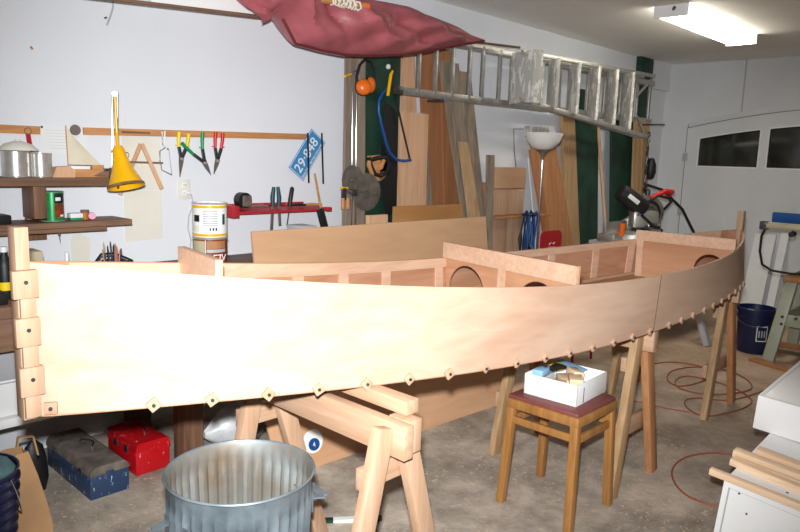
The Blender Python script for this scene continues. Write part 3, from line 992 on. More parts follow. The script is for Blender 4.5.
lab(obj('pink_cap', B().cyl((q.x, 3.64, S2 + .014), (q.x + .006, 3.66, S2 + .014), .018, n=20), PINKP), 'pink round cap standing beside the amber jar', 'cap')
q = at(2, 219, 3.64)
lab(obj('black_case', B().box((q.x - .14, 3.60, S2 - .006), (q.x + .03, 3.72, S2 + .035), .004), BLACK), 'black flat case at the left end of the lower shelf', 'case')
q = at(60, 228, 3.62)
t = thing('drill_bit', 'small drill bit hanging under the lower shelf', 'drill bit', (q.x, 3.63, 1.11))
obj('shank', B().cyl((q.x, 3.63, S2 - .034), (q.x, 3.63, S2 - .075), .006, n=10), STEEL, t)
obj('tip', B().cyl((q.x, 3.63, S2 - .075), (q.x + .003, 3.63, S2 - .115), .003, .001, 8), STEEL, t)

# ------------------------------------------------------------------ rails and things pinned to the back wall
def wbox(name, x0, y0, x1, y1, Y, depth, m, bev=.001):
    a, c = at(x0, y0, Y), at(x1, y1, Y)
    return obj(name, B().box((a.x, Y, c.z), (c.x, Y + depth, a.z), bev), m)
b = B().box((.3, WY - .018, 1.655), (1.335, WY, 1.695), .002)
lab(obj('tool_rail', b, RAILW), 'short wooden tool rail above the left shelf', 'rail')
b = B().bar((1.55, WY - .009, 1.682), (3.05, WY - .009, 1.715), .018, .038, bev=.002)
lab(obj('tool_rail', b, RAILW), 'long wooden tool rail with snips hanging along the back wall', 'rail')
lab(obj('dark_bit', B().bar(at(122, 132, WY - .022), at(150, 133, WY - .022), .006, .010), DARKX), 'thin dark red stick lying on the long rail beside the lamp', 'stick')
pap = lambda n, l, pts, m: lab(obj(n, B().prism([at(x, y, WY - .004) for x, y in pts], (0, .003, 0)), m), l, 'paper')
t = thing('sketch_sheet', 'white sheet of faint pencil drawing pinned above the model boat', 'paper', at(63, 155, WY - .004))
obj('sheet', B().prism([at(x, y, WY - .0035) for x, y in ((40, 125), (88, 129), (86, 155), (39, 153))], (0, .003, 0)), PAPER, t)
lb = B()
for k in range(7):
    a, c = at(44 + k, 130 + k * 3, WY - .0042), at(70 + (k * 5) % 12, 131 + k * 3, WY - .0042)
    lb.bar(a, c, .0008, .0012)
obj('pencil_lines', lb, GREYP, t)
q = at(42, 127, WY - .006)
obj('push_pin', B().cyl(q, q + V((0, .006, 0)), .006, n=10), NAVY, t)
q = at(76, 130, WY - .02)
lab(obj('round_disc', B().lathe([(0, 0), (.024, 0), (.028, .005), (.026, .012), (0, .012)], q + V((0, .012, 0)), 24, axis=(0, -1, 0)), BLADE), 'round grey metal disc over the corner of the sketch', 'disc')
b = B().prism([at(x, y, WY - .004) for x, y in ((122, 136), (160, 138), (163, 190), (123, 190))], (0, .003, 0))
b2 = B().prism([at(x, y, WY - .004) for x, y in ((124, 191), (162, 191), (163, 238), (126, 242))], (0, .003, 0))
t = thing('cream_sheet', 'tall cream folded sheet hanging behind the wooden dividers', 'paper', at(142, 240, WY - .004))
obj('sheet', b, CREAM, t); obj('lower_fold', b2, CREAM, t)
pap('curved_template', 'pale curved card template leaning on the wall above the pencils', ((72, 262), (71, 240), (75, 231), (84, 226), (82, 234), (91, 239), (90, 262)), CREAM)
# strap on ring
q = at(28, 131, WY - .02)
t = thing('hanging_strap', 'dark red leather strap hanging by a ring from the short rail', 'strap', at(29, 150, WY - .02))
obj('ring', B().tube([q + V((.016 * math.cos(k / 18 * 2 * math.pi), 0, .016 * math.sin(k / 18 * 2 * math.pi))) for k in range(18)], .0022, 6, True), CHROME, t)
obj('strap', B().bar(q + V((0, 0, -.016)), at(31, 152, WY - .02), .006, .022, (1, 0, 0)), REDC, t)
# wooden dividers
Yd = WY - .03
t = thing('wooden_dividers', 'large wooden dividers shaped like an A hanging on the rail', 'dividers', at(141, 190, Yd))
ap = at(141, 144, Yd)
obj('leg', B().bar(ap, at(120, 195, Yd), .012, .022, (1, 0, 0), .002), PALEZ, t)
obj('leg', B().bar(ap + V((0, -.013, 0)), at(161, 189, Yd) + V((0, -.013, 0)), .012, .022, (1, 0, 0), .002), PALEZ, t)
obj('crossbar', B().bar(at(130, 162, Yd - .014), at(163, 163, Yd - .014), .008, .010), DARKX, t)
q = at(127, 155, Yd - .02)
obj('wing_nut', B().tube([q + V((.012 * math.cos(k / 14 * 2 * math.pi), 0, .014 * math.sin(k / 14 * 2 * math.pi))) for k in range(14)], .0018, 6, True), STEEL, t)
# coping frame of bent white wire
t = thing('coping_saw', 'small white wire coping saw hanging left of the yellow snips', 'saw', at(165, 175, WY - .03))
Yc = WY - .03
obj('frame', B().tube([at(x, y, Yc) for x, y in ((162, 133), (163, 145), (165.5, 147.5), (160, 151), (160, 160), (162, 170), (172, 175))], .0035, 8), CHROME, t)
obj('blade', B().tube([at(172, 175, Yc), at(169, 149, Yc)], .0018, 6), STEEL, t)
obj('hanger', B().tube([at(163, 140, Yc), at(162, 132, Yc), at(165, 131, Yc), at(165, 139, Yc), at(164, 147, Yc)], .004, 8), WHITEP, t)
obj('knob', B().lathe([(0, -.006), (.007, 0), (0, .006)], at(168, 149, Yc), 10), REDC, t)

# tin snips
def snips(label, m, handles, pivot, tip):
    Y = WY - .035
    p = at(*pivot, Y)
    t = thing('tin_snips', label, 'snips', at(*tip, Y), 'tin snips on the long rail')
    for k, (hx, hy) in enumerate(handles):
        h = at(hx, hy, Y)
        mid = p.lerp(h, .45)
        side = 1 if h.x > p.x else -1
        mid.x += side * .01
        g = obj('handle', B().tube([h, h.lerp(mid, .5) + V((side * .003, 0, 0)), mid], [.011, .011, .009], 10), m, t, None)
        obj('jaw_arm', B().bar(mid, p, .010, .020, (1, 0, 0), .002), STEEL, t)
        obj('catch', B().bar(mid + V((side * .004, 0, .004)), mid + V((side * .022, 0, .010)), .005, .005), m, g)
    tp = at(*tip, Y)
    d = (tp - p).normalized(); s = V((d.z, 0, -d.x))
    obj('jaw', B().prism([p + s * .018 - d * .012, p + s * .014 + d * .03, tp + s * .002, tp, p - d * .012], (0, -.006, 0)), BLADE, t)
    obj('jaw', B().prism([p - s * .018 - d * .012, p - s * .014 + d * .03, tp - s * .002, tp, p - d * .012], (0, .006, 0)), BLADE, t)
    obj('pivot', B().cyl(p + V((0, -.012, 0)), p + V((0, .010, 0)), .009, n=14), TIN, t)
snips('yellow-handled snips hanging on the long rail', YGRIP, ((179.5, 132), (189, 134)), (181.5, 159), (180, 177))
snips('green-handled snips hanging spread open on the long rail', GGRIP, ((182, 143), (203, 132)), (205, 163), (211, 175))
snips('red-handled snips hanging on the long rail', RGRIP, ((216, 132), (223, 133)), (217.5, 161), (214, 174))

# outlet with plug and cable
t = thing('wall_outlet', 'white double socket on the wall below the yellow snips', 'socket', at(184, 199, WY))
a, c = at(178, 179, WY), at(190.5, 199, WY)
obj('plate', B().box((a.x, WY - .007, c.z), (c.x, WY, a.z), .002), CREAM, t)
for z in (.3, .7):
    zz = lerp(c.z, a.z, z); xm = (a.x + c.x) / 2
    s = obj('socket', B().box((xm - .016, WY - .010, zz - .015), (xm + .016, WY - .006, zz + .015), .003), WHITE, t)
    obj('slot', B().box((xm - .008, WY - .011, zz - .005), (xm - .005, WY - .0095, zz + .006)).box((xm + .005, WY - .011, zz - .005), (xm + .008, WY - .0095, zz + .006)), BLACK, s)
t = thing('white_cable', 'white plugged-in cable running from the socket down to the bench', 'cable', at(190, 250, WY - .012))
xm = (a.x + c.x) / 2; zz = lerp(c.z, a.z, .3)
obj('plug', B().box((xm + .002, WY - .03, zz - .008), (xm + .028, WY - .0115, zz + .012), .004), WHITEP, t)
obj('cable', B().tube([V((xm + .028, WY - .02, zz))] + [at(x, y, WY - .012) for x, y in ((192, 196), (193, 206), (189, 216), (188, 228), (191, 240), (190, 252), (188, 262))], .0035, 6), GREYP, t)

# red tool rack
t = thing('tool_rack', 'narrow red metal tool rack on the wall under the plate', 'rack', (2.76, WY, 1.24))
rx0, rx1 = 2.36, 3.12
obj('tray', B().prism([V((rx0, 3.63, 1.224)), V((rx0, 3.63, 1.240)), V((rx0, 3.64, 1.240)), V((rx0, 3.64, 1.236)), V((rx0, WY, 1.258)), V((rx0, WY, 1.252)), V((rx0, 3.642, 1.224))], (rx1 - rx0, 0, 0)), REDT, t)
obj('end_plate', B().box((rx0 - .01, 3.62, 1.205), (rx0 + .035, WY, 1.275), .002), REDT, t)
obj('back_lip', B().box((rx0, WY - .012, 1.258), (rx1 - .1, WY, 1.277), .002), REDT, t)
obj('end_plate', B().box((rx1 - .03, 3.62, 1.222), (rx1 + .01, 3.66, 1.248), .002), REDT, t)
def onrack(px, py): return at(px, py, 3.70)
q = onrack(243, 202)
t = thing('tape_measure', 'rounded black and silver tape measure on the red rack', 'tape measure', (q.x, 3.70, 1.258))
zc_ = 1.306
obj('case', B().cyl((q.x, 3.67, zc_), (q.x, 3.73, zc_), .047, n=28), BLACK, t)
obj('face', B().box((q.x - .022, 3.664, zc_ - .038), (q.x + .042, 3.672, zc_ + .03), .006), BLADE, t)
for k, (px, nm, lb2, m, h) in enumerate(((275, 'pliers', 'teal-handled pliers standing through the red rack', TEALC, 0), (289, 'screwdriver', 'black-handled screwdriver standing in the red rack', BLACK, 1))):
    q = onrack(px, 205)
    if nm == 'pliers':
        t = thing(nm, lb2, 'pliers', (q.x, 3.69, 1.11))
        for s in (-1, 1):
            obj('handle', B().tube([(q.x + s * .024, 3.69, 1.262), (q.x + s * .026, 3.69, 1.32), (q.x + s * .016, 3.69, 1.385)], [.013, .015, .011], 10), m, t)
            obj('jaw', B().bar((q.x + s * .024, 3.69, 1.27), (q.x + s * .034, 3.69, 1.115 + .02 * s), .008, .020, (1, 0, 0), .002), BLADE, t)
    else:
        t = thing(nm, lb2, 'screwdriver', (q.x, 3.69, 1.13))
        obj('handle', B().tube([(q.x, 3.69, 1.255), (q.x + .004, 3.69, 1.3), (q.x + .018, 3.69, 1.375), (q.x + .02, 3.69, 1.385)], [.012, .015, .014, .006], 12), m, t)
        obj('shaft', B().cyl((q.x, 3.69, 1.26), (q.x - .022, 3.69, 1.13), .004, n=8), STEEL, t)
for k, (px0, px1, m, l) in enumerate(((252, 268, BLADE, 'grey chisel blade lying on the red rack beside the tape measure'), (294, 306, BLACK, 'dark file lying on the red rack right of the screwdriver'), (303, 322, RAILW, 'wooden-handled scraper lying at the right end of the red rack'))):
    a, c = onrack(px0, 202), onrack(px1, 201)
    lab(obj('hand_tool', B().tube([(a.x, 3.72, 1.262), (lerp(a.x, c.x, .5), 3.71, 1.265), (c.x, 3.70, 1.262)], [.006, .010, .007], 8), m), l, 'tool')
t = thing('wire_brush', 'long wooden-handled brush with dark bristle end beside the red rack', 'brush', at(325, 224, 3.66))
obj('handle', B().cyl(at(315, 174, 3.74), at(321, 208, 3.60), .008, n=10), RAILW, t)
obj('head', B().bar(at(320, 209, 3.60), at(325, 228, 3.585), .022, .055, (1, 0, 0), .006), BLACK, t)
for x0, y0, x1, y1, l in ((308, 133, 309, 183, 'dark straight hacksaw blade hanging across the licence plate'), (322, 133, 323.5, 184, 'dark straight hacksaw blade hanging right of the licence plate')):
    lab(obj('saw_blade', B().bar(at(x0, y0, WY - .035), at(x1, y1, WY - .035), .0025, .014, (1, 0, 0)), BLACK), l, 'blade')

# licence plate
Yp = WY - .022
pa, pb_, pc_, pd = at(288.5, 169, Yp), at(302.5, 181.5, Yp), at(326, 141, Yp), at(312.5, 128.5, Yp)
xd = ((pc_ - pb_) + (pd - pa)).normalized(); yd = V((0, -1, 0)).cross(xd).normalized()
pctr = (pa + pb_ + pc_ + pd) / 4
PW, PH = .325, .155
if yd.z < 0: yd = -yd
t = thing('licence_plate', 'blue metal licence plate with white numbers hung at a slant', 'licence plate', pctr)
def PP(u, v, o=0): return pctr + xd * (u * PW) + yd * (v * PH) + V((0, -o, 0))
obj('plate', B().prism([PP(-.5, -.5), PP(.5, -.5), PP(.5, .5), PP(-.5, .5)], (0, -.002, 0)), PLATE, t)
bb = B()
cs = [PP(-.48, -.46, .003), PP(.48, -.46, .003), PP(.48, .46, .003), PP(-.48, .46, .003)]
for i in range(4): bb.bar(cs[i], cs[(i + 1) % 4], .003, .002, (0, 1, 0))
obj('border', bb, WHITE, t)
text('number', '29·848', .098, PP(-.44, -.16, .003), xd, yd, WHITE, t, .001)
text('lettering', 'BEAUTIFUL BRITISH COLUMBIA', .0215, PP(-.46, -.40, .003), xd, yd, WHITE, t, .0006)

# yellow clamp lamp
Yl = 3.52
t = thing('desk_lamp', 'yellow metal desk lamp on a folded sprung arm by the shelf', 'lamp', at(115, 165, Yl))
for px in (112.5, 117.5):
    obj('arm_rod', B().cyl(at(px, 92, Yl), at(px, 168, Yl), .005, n=8), CHROME, t)
obj('arm_bar', B().cyl(at(115, 95, Yl - .02), at(117, 134, Yl - .02), .008, n=10), YELLOW, t)
obj('pivot', B().cyl(at(115, 94, Yl - .035), at(115, 94, Yl + .012), .012, n=14), CHROME, t)
obj('clamp_post', B().box((at(113, 168, Yl).x - .006, Yl - .01, 1.395), (at(117, 168, Yl).x + .006, Yl + .035, 1.50), .002), STEEL, t)
a = at(117.5, 146, Yl - .03); c = at(126.5, 187, Yl - .09)
axv = (c - a); ln = axv.length
sh = obj('shade', B().lathe([(0, 0), (.022, .002), (.030, .02), (.036, ln * .30), (.050, ln * .55), (.068, ln * .75), (.084, ln * .92), (.090, ln), (.087, ln), (.064, ln * .75), (.045, ln * .55), (.028, ln * .3), (0, ln * .25)], a, 40, axis=axv), YELLOW, t)
obj('rim', B().lathe([(.0895, ln - .012), (.092, ln - .004), (.090, ln)], a, 40, axis=axv), DARKX, sh)
obj('switch_neck', B().cyl(a + axv * .04, at(116.9, 133, Yl - .02), .008, n=10), YELLOW, t)

# wall cable near the ceiling and two nails
lab(obj('cable_end', B().tube([V((at(114, -3, WY).x + .02, WY - .01, CZ))] + [at(x, y, WY - .01) for x, y in ((114, -3), (113, 8), (110, 18), (107, 25))], .005, 8), GREYP), 'short grey cable end dangling at the top of the back wall', 'cable')
b = B()
q = at(105, 18, WY)
lab(obj('nail', B().cyl(q, q + V((0, -.02, 0)), .005, n=8), STEEL), 'dark nail head beside the dangling cable end', 'nail')
q = at(31, 47, WY)
lab(obj('nail', B().cyl(q, q + V((0, -.02, -.01)), .005, n=8), RAILW), 'small brass nail alone on the blank upper wall', 'nail')

# ------------------------------------------------------------------ tool post
Yg = 3.72
def board(name, label, top, bot, m, Yt=Yg, Yb=None, thick=.022, cat='board', group=None, zbot=0.0):
    """upright board; top/bot = (pixel left, pixel right, pixel y) of two heights in its front plane; carried down to zbot"""
    Yb = Yt if Yb is None else Yb
    tl, tr = at(top[0], top[2], Yt), at(top[1], top[2], Yt)
    bl, br = at(bot[0], bot[2], Yb), at(bot[1], bot[2], Yb)
    def ext(t_, b_):
        u = (t_.z - zbot) / (t_.z - b_.z)
        return t_ + (b_ - t_) * u
    bl, br = ext(tl, bl), ext(tr, br)
    for p in (bl, br): p.z = zbot
    tl.z = tr.z = (tl.z + tr.z) / 2
    o = obj(name, B().prism([tl, tr, br, bl], (0, thick, 0)), m)
    return lab(o, label, cat, group)
b = board('rough_plank', 'rough grey-brown upright plank at the edge of the white wall', (347, 366, 45), (344, 365, 215), GREYZ, 3.70)
board('green_board', 'dark green painted board with saws hung on it', (366, 402, 8), (365, 398, 215), GREEN, 3.71)
lab(obj('chrome_tube', B().cyl(at(353, 92, 3.68), V((at(353, 220, 3.68).x, 3.68, 0)), .007, n=10), CHROME), 'left of two thin chrome tubes on the rough plank', 'tube', None)
lab(obj('chrome_tube', B().cyl(at(357, 92, 3.68), V((at(357, 220, 3.68).x, 3.68, 0)), .006, n=10), CHROME), 'right of two thin chrome tubes on the rough plank', 'tube', None)
# ear defenders
Ye = 3.66
t = thing('ear_defenders', 'orange ear defenders with black band hanging on the plank', 'ear defenders', at(366, 96, Ye))
obj('band', B().tube([at(x, y, Ye) for x, y in ((357, 86), (357, 76), (360, 65), (365, 59.5), (371, 62), (375, 72), (375.5, 82))], .010, 8), BLACK, t)
for (px, py, yy, l) in ((364, 87, Ye - .03, None), (371, 85, Ye + .005, None)):
    q = at(px, py, yy)
    dirv = V((-.45, -.85, .1)) if yy < Ye else V((.5, -.6, .0))
    cup = obj('cup', B().lathe([(.052, -.02), (.056, -.004), (.054, .010), (.040, .026), (.018, .033), (0, .034)], q, 24, axis=dirv), ORANGE, t)
    obj('cushion', B().lathe([(.030, -.036), (.050, -.034), (.058, -.026), (.056, -.016), (.03, -.016)], q, 24, axis=dirv), BLACK, cup)
# chisel pegged to plank
t = thing('chisel', 'small blue and yellow chisel stuck into the rough plank', 'chisel', at(352, 77, 3.68))
obj('blade', B().bar(at(357, 70, 3.68), at(351, 74, 3.66), .004, .016, (0, 1, 0)), BLUE, t)
obj('handle', B().cyl(at(351, 74, 3.66), at(345, 76.5, 3.64), .009, n=10), YELLOW, t)
# bow saw
Yb_ = 3.66
t = thing('bow_saw', 'blue tubular bow saw hanging on the green board', 'saw', at(395, 162, Yb_))
obj('frame', B().tube([at(x, y, Yb_) for x, y in ((390, 87), (383, 93), (379, 101), (379, 112), (382, 126), (386, 142), (390, 153), (396, 159.5), (404, 161), (411, 160))], .011, 10), BLUE, t)
obj('grip', B().tube([at(388, 96, Yb_ - .02), at(391, 75, Yb_ - .02), at(393, 71, Yb_ - .02)], [.012, .013, .008], 10), YELLOW, t)
obj('blade', B().bar(at(394, 90, Yb_), at(410, 159, Yb_), .003, .018, (1, 0, 0)), BLACK, t)
obj('hang_knob', B().lathe([(0, -.02), (.015, -.012), (.018, .002), (.012, .016), (0, .022)], at(388.5, 67, Yb_), 12), CREAM, t)
# hand saw
t = thing('hand_saw', 'hand saw with tan and black grip hanging on the green board', 'saw', at(388, 218, 3.68))
Yh = 3.68
P = lambda x, y: at(x, y, Yh)
obj('blade', B().prism([P(385, 100), P(397, 112), P(398, 170), P(396, 216), P(386, 214), P(380, 176)], (0, .0025, 0)), BLACK, t)
obj('grip_plate', B().prism([P(368, 156), P(370, 168), P(373, 180), P(381, 181), P(390, 173), P(391, 160), P(380, 155)], (0, .008, 0)), RAILW, t)
g = obj('grip', B().tube([P(369, 157), P(371, 166), P(375, 174), P(381, 176), P(387, 172), P(389, 164), P(386, 157), P(378, 158), P(371, 160)], .017, 8), BLACK, t)
obj('grip_inlay', B().tube([P(370, 157), P(369, 165), P(372, 173), P(374, 179)], [.014, .018, .016, .008], 8), RAILW, g)
obj('grip_inlay', B().tube([P(384, 160), P(381, 168), P(377, 170)], .016, 8), RAILW, g)
# two circular blades on a nail and a bar clamp
def sawblade(label, px, py, r, Y):
    c = at(px, py, Y)
    pts = []
    n = 40
    for k in range(n):
        a = 2 * math.pi * k / n
        pts += [(r * math.cos(a), r * math.sin(a)), (r * .94 * math.cos(a + .05), r * .94 * math.sin(a + .05))]
    o = obj('circular_saw_blade', holed_plate(pts, [circ(0, 0, .012, 16)], c, (1, 0, 0), (0, 0, 1), .003), BLADE)
    lab(o, label, 'saw blade')
sawblade('smaller round saw blade hanging behind on the rough plank', 353, 180, .105, 3.66)
sawblade('larger round saw blade hanging in front above the bar clamp', 367, 192, .138, 3.645)
Yk = 3.62
t = thing('bar_clamp', 'small bar clamp with wooden handles over the round saw blades', 'clamp', at(350, 210, Yk))
obj('bar', B().bar(at(343, 191, Yk), at(376, 193, Yk), .006, .014), BLADE, t)
obj('jaw', B().box(at(342, 200, Yk) + V((0, -.01, 0)), at(346, 188, Yk) + V((0, .01, 0)), .002), STEEL, t)
obj('jaw', B().box(at(352, 196, Yk) + V((0, -.01, 0)), at(357, 189, Yk) + V((0, .01, 0)), .002), STEEL, t)
for px in (343, 348):
    obj('handle', B().cyl(at(px, 198, Yk), at(px, 209, Yk), .014, n=12), RAILW, t)
obj('tip', B().box(at(341, 189.5, Yk) + V((0, -.008, 0)), at(348, 187, Yk) + V((0, .008, 0)), .002), YELLOW, t)

# ------------------------------------------------------------------ lumber leaning on the back wall
board('pale_stud', 'pale stud between the green board and the brown plywood', (403, 415, 50), (402, 420, 200), PALEZ, 3.765)
board('pale_plank', 'broad pale plank offcut beside the green saw board', (401, 429, 113), (399, 426, 206), PALEZ, 3.68)
board('split_plank', 'narrow whitish split board edge beside the pale plank', (421, 426, 113), (424, 433, 206), GREYZ, 3.69)
board('brown_plywood', 'tall reddish-brown plywood sheet leaning behind the lumber', (419, 441, 50), (428, 448, 206), PLYBROWN, 3.735)
board('brown_plank', 'darker brown plank right beside the tall plywood sheet', (441.5, 455, 50), (445, 463, 206), PLYBROWN, 3.72)
board('grey_plank', 'weathered grey plank leaning in front of the brown boards', (440, 459, 62), (464, 481, 220), GREYZ, 3.655, 3.51)
board('yellow_batten', 'short yellow batten leaning against the weathered plank', (460, 468, 142), (470, 481, 220), YELZ, 3.56, 3.46, .02)
board('grey_batten', 'thin grey-brown batten with dark edge leaning right of the weathered plank', (461, 471, 72), (478, 486, 215), GREYZ, 3.68, 3.53)
b = B().box((3.62, 3.50, 0), (4.40, 3.525, 1.245), .002)
lab(obj('grained_panel', b, YELX), 'yellow pine panel with bold grain behind the leaning plywood', 'panel')
board('grey_stick', 'slim weathered stick standing before the pine cupboard', (489, 495, 155), (488, 493, 240), GREYZ, 3.50, 3.50, .03)
board('short_plank', 'short pale plank end showing above the plywood sheet below the saws', (369, 388, 215), (369, 388, 222), PALEZ, 3.25, 3.25, .03)
q = at(310, 226, 3.3)
lab(obj('grey_case', B().box((q.x - .06, 3.3, BZ), (q.x + .06, 3.45, q.z), .006), GREYP), 'grey case on the bench behind the plywood sheet, below the brush', 'case')
# small pine cupboard
t = thing('pine_cupboard', 'small pine cupboard standing between the grey stick and floor lamp', 'cupboard', (5.08, 3.62, 0))
xa, xb = 4.82, 5.33
obj('carcass', B().box((xa, 3.56, 0), (xb, 3.78, 1.40), .003), ORANGEZ, t)
obj('top_panel', B().box((xa + .06, 3.54, 1.36), (xb, 3.56, 1.54), .002), PLYX, t)
obj('door', B().box((xa + .01, 3.54, 1.13), (xb - .01, 3.558, 1.35), .002), PINEZ, t)
obj('door', B().box((xa + .01, 3.54, .1), (xb - .24, 3.558, 1.10), .002), PINEZ, t)
obj('door', B().box((xb - .235, 3.54, .1), (xb - .01, 3.558, 1.10), .002), PINEZ, t)
obj('ledge', B().box((xa, 3.47, 1.105), (xb + .35, 3.56, 1.125), .002), ORANGEZ, t)
# blue extension cord hank on the ledge end
cx_ = at(529, 215, 3.44)
t = thing('cord_hank', 'hank of blue and black extension cord hanging from the cupboard ledge', 'cord', (cx_.x, 3.44, .85))
for k in range(11):
    dx = -.065 + .013 * k + random.uniform(-.006, .006); yy = 3.43 + random.uniform(-.02, .02)
    ztop = 1.15 + random.uniform(-.02, .02); zb = .80 + random.uniform(-.05, .05); w = random.uniform(.012, .03)
    pts = []
    for i in range(17):
        u = i / 16 * 2 * math.pi
        pts.append(V((cx_.x + dx + w * math.sin(u) * (1.0), yy + .012 * math.sin(u * 2 + k), (ztop + zb) / 2 + (ztop - zb) / 2 * math.cos(u))))
    obj('loop', B().tube(pts[:-1], .0065, 6, True), BLUE if k % 4 else BLACK, t)
obj('tie', B().tube([V((cx_.x + .085 * math.cos(k / 16 * 2 * math.pi), 3.435 + .04 * math.sin(k / 16 * 2 * math.pi), 1.135)) for k in range(16)], .012, 6, True), NAVY, t)
obj('plug_end', B().tube([V((cx_.x - .09, 3.43, 1.12)), V((cx_.x - .12, 3.43, 1.0)), V((cx_.x - .13, 3.43, .93)), V((cx_.x - .12, 3.43, .8))], [.006, .006, .018, .008], 8), BLACK, t)
# cord running up the wall, pipe
lab(obj('lamp_cord', B().tube([at(x, y, WY - .01) for x, y in ((527, 129), (514, 129), (514.5, 150), (518, 185), (523, 215))], .004, 6), BLACK), 'thin dark cord running along the wall behind the floor lamp', 'cord')
board('white_strip', 'white strip leaning against the wall left of the floor lamp', (529, 533, 158), (534, 540, 215), WHITE, 3.74, 3.70, .015)
board('orange_board', 'orange-brown leaning board behind the floor lamp pole', (531, 556, 143), (549, 573, 240), ORANGEZ, 3.70, 3.62)
board('orange_batten', 'narrow orange batten directly left of the leaning orange board', (530, 537, 150), (543, 550, 228), PLYBROWN, 3.66, 3.60, .015)
board('knotty_stud', 'knotty pale stud beside the wide green board', (563, 575, 112), (567, 580, 240), YELZ, 3.72, 3.70, .04)
board('green_plank', 'wide dark green plank between knotty stud and pale broom handle', (575.5, 599, 90), (577, 598, 240), GREEN, 3.72, 3.72)
board('green_plank', 'dark green plank leaning behind the mitre saw', (612, 638, 98), (611, 634, 238), GREEN, 3.70, 3.68)
b = B().box((7.84, 3.74, 0), (8.17, WY, CZ), .004)
lab(obj('green_post', b, GREEN), 'dark green post rising to the ceiling at the ladder end', 'post')
lab(obj('broom_handle', B().cyl(V((at(604, 110, 3.66).x, 3.74, at(604, 110, 3.66).z)), V((at(613, 240, 3.52).x + .1, 3.52, 0)), .016, n=12), PALEZ), 'pinkish round broom handle leaning between two green planks', 'handle')
for k, (xt, xb_) in enumerate(((637, 634), (641, 638.5), (645, 642.5), (648.5, 645.5))):
    board('yellow_strip', 'thin yellow pine strip standing in the bundle beside the green post', (xt - 1.7, xt + 1.7, 121), (xb_ - 1.7, xb_ + 1.7, 205), YELZ, 3.60 + .015 * (k % 2), 3.58, .02, 'strip', 'pine strips beside the green post')

# floor lamp
lx, ly = 5.27, 3.34
t = thing('floor_lamp', 'chrome uplighter floor lamp with white glass bowl', 'lamp', (lx, ly, 0))
obj('base', B().lathe([(0, 0), (.13, 0), (.13, .015), (.03, .03), (0, .03)], (lx, ly, 0), 32), CHROME, t)
obj('pole', B().cyl((lx, ly, .02), (lx, ly, 1.66), .011, n=14), CHROME, t)
obj('cone', B().lathe([(.012, 1.61), (.018, 1.65), (.045, 1.685), (.07, 1.70), (.03, 1.70)], (lx, ly, 0), 28), BLADE, t)
obj('bowl', B().lathe([(.04, 1.695), (.09, 1.715), (.135, 1.76), (.16, 1.82), (.166, 1.84), (.161, 1.84), (.13, 1.768), (.085, 1.722), (0, 1.705)], (lx, ly, 0), 40), LAMPW, t)
b = B().lathe([(.10, 0), (.17, .01), (.175, .10), (.168, .10), (.16, .02), (0, .012)], (at(545, 130, 3.62).x, 3.6, 1.80), 32)
b = B().prism([at(x, y, 3.72) for x, y in ((527, 140), (526, 126), (549, 127), (553, 140))], (0, .02, 0))
q = lab(obj('speckled_panel', b, SPLAT), 'small speckled pale panel on the wall behind the lamp bowl', 'panel')

# red chair
t = thing('red_chair', 'red metal chair with rounded back behind the boat', 'chair', (5.42, 3.0, 0))
xc = at(552, 240, 3.05).x
zt = at(552, 231, 3.05).z
bk = B()
W_ = .155
outl = [(-W_, zt - .34), (W_, zt - .34)] + [(W_ - .05 + .05 * math.cos(a), zt - .05 + .05 * math.sin(a)) for a in [i * math.pi / 12 for i in range(7)]] + [(-W_ + .05 + .05 * math.cos(a), zt - .05 + .05 * math.sin(a)) for a in [math.pi / 2 + i * math.pi / 12 for i in range(7)]]
bkm = obj('backrest', bk.prism([V((xc + u, 3.05, z)) for u, z in outl], (0, .015, 0)), REDC, t)
eb = B()
for k in range(3): eb.bar((xc - .04 + k * .03, 3.048, zt - .11 + .012 * (k % 2)), (xc - .015 + k * .03, 3.048, zt - .095 - .01 * (k % 2)), .002, .008, (0, 1, 0))
eb.bar((xc - .05, 3.048, zt - .13), (xc + .05, 3.048, zt - .135), .002, .006, (0, 1, 0))
obj('emblem', eb, WHITE, bkm)
obj('seat', B().box((xc - .17, 2.68, .44), (xc + .17, 3.04, .465), .012), REDC, t)
for sx_, sy_ in ((-1, 0), (1, 0)):
    obj('leg', B().cyl((xc + sx_ * .15, 2.7, 0), (xc + sx_ * .15, 2.72, .45), .011, n=10), REDC, t)
    obj('leg', B().tube([(xc + sx_ * .15, 3.08, 0), (xc + sx_ * .15, 3.04, .45), (xc + sx_ * .11, 3.06, zt - .06)], .011, 10), REDC, t)

# ------------------------------------------------------------------ plywood behind and under the boat
bq = B()
tl, tr = at(252, 230, 2.95), at(486, 219.5, 2.95)
zt_ = 1.205
bq.prism([V((tl.x, 2.95, zt_)), V((tr.x, 2.95, zt_)), V((tr.x + .02, 2.80, 0)), V((tl.x + .02, 2.80, 0))], (0, .012, 0))
lab(obj('plywood_sheet', bq, PLYX), 'large tan plywood sheet leaning against the bench behind the boat', 'plywood')
bl, br = V((1.99, 2.655, 0)), V((3.80, 2.555, 0))
up = V((.03, .15, .52))
t = thing('plywood_panel', 'low pinkish plywood panel standing on the floor under the boat', 'plywood', (2.9, 2.6, 0))
obj('panel', B().prism([bl, br, br + up, bl + up + V((-.09, 0, 0))], (0, .012, 0)), PLYPINK, t)
e1 = (br - bl).normalized(); e2 = up - e1 * up.dot(e1); e2.normalize()
nrm = e1.cross(e2)
d = R @ V((313 - 400, 441 - 266, F))
k_ = (bl - CAM).dot(nrm) / d.dot(nrm)
sc_ = CAM + d * k_
if nrm.y > 0: nrm = -nrm
def disc(name, c, r, off, m, par, n=24, rx=1.0):
    return obj(name, B().prism([c + nrm * off + e1 * (r * rx * math.cos(k / n * 2 * math.pi)) + e2 * (r * math.sin(k / n * 2 * math.pi)) for k in range(n)], nrm * .0006), m, par)
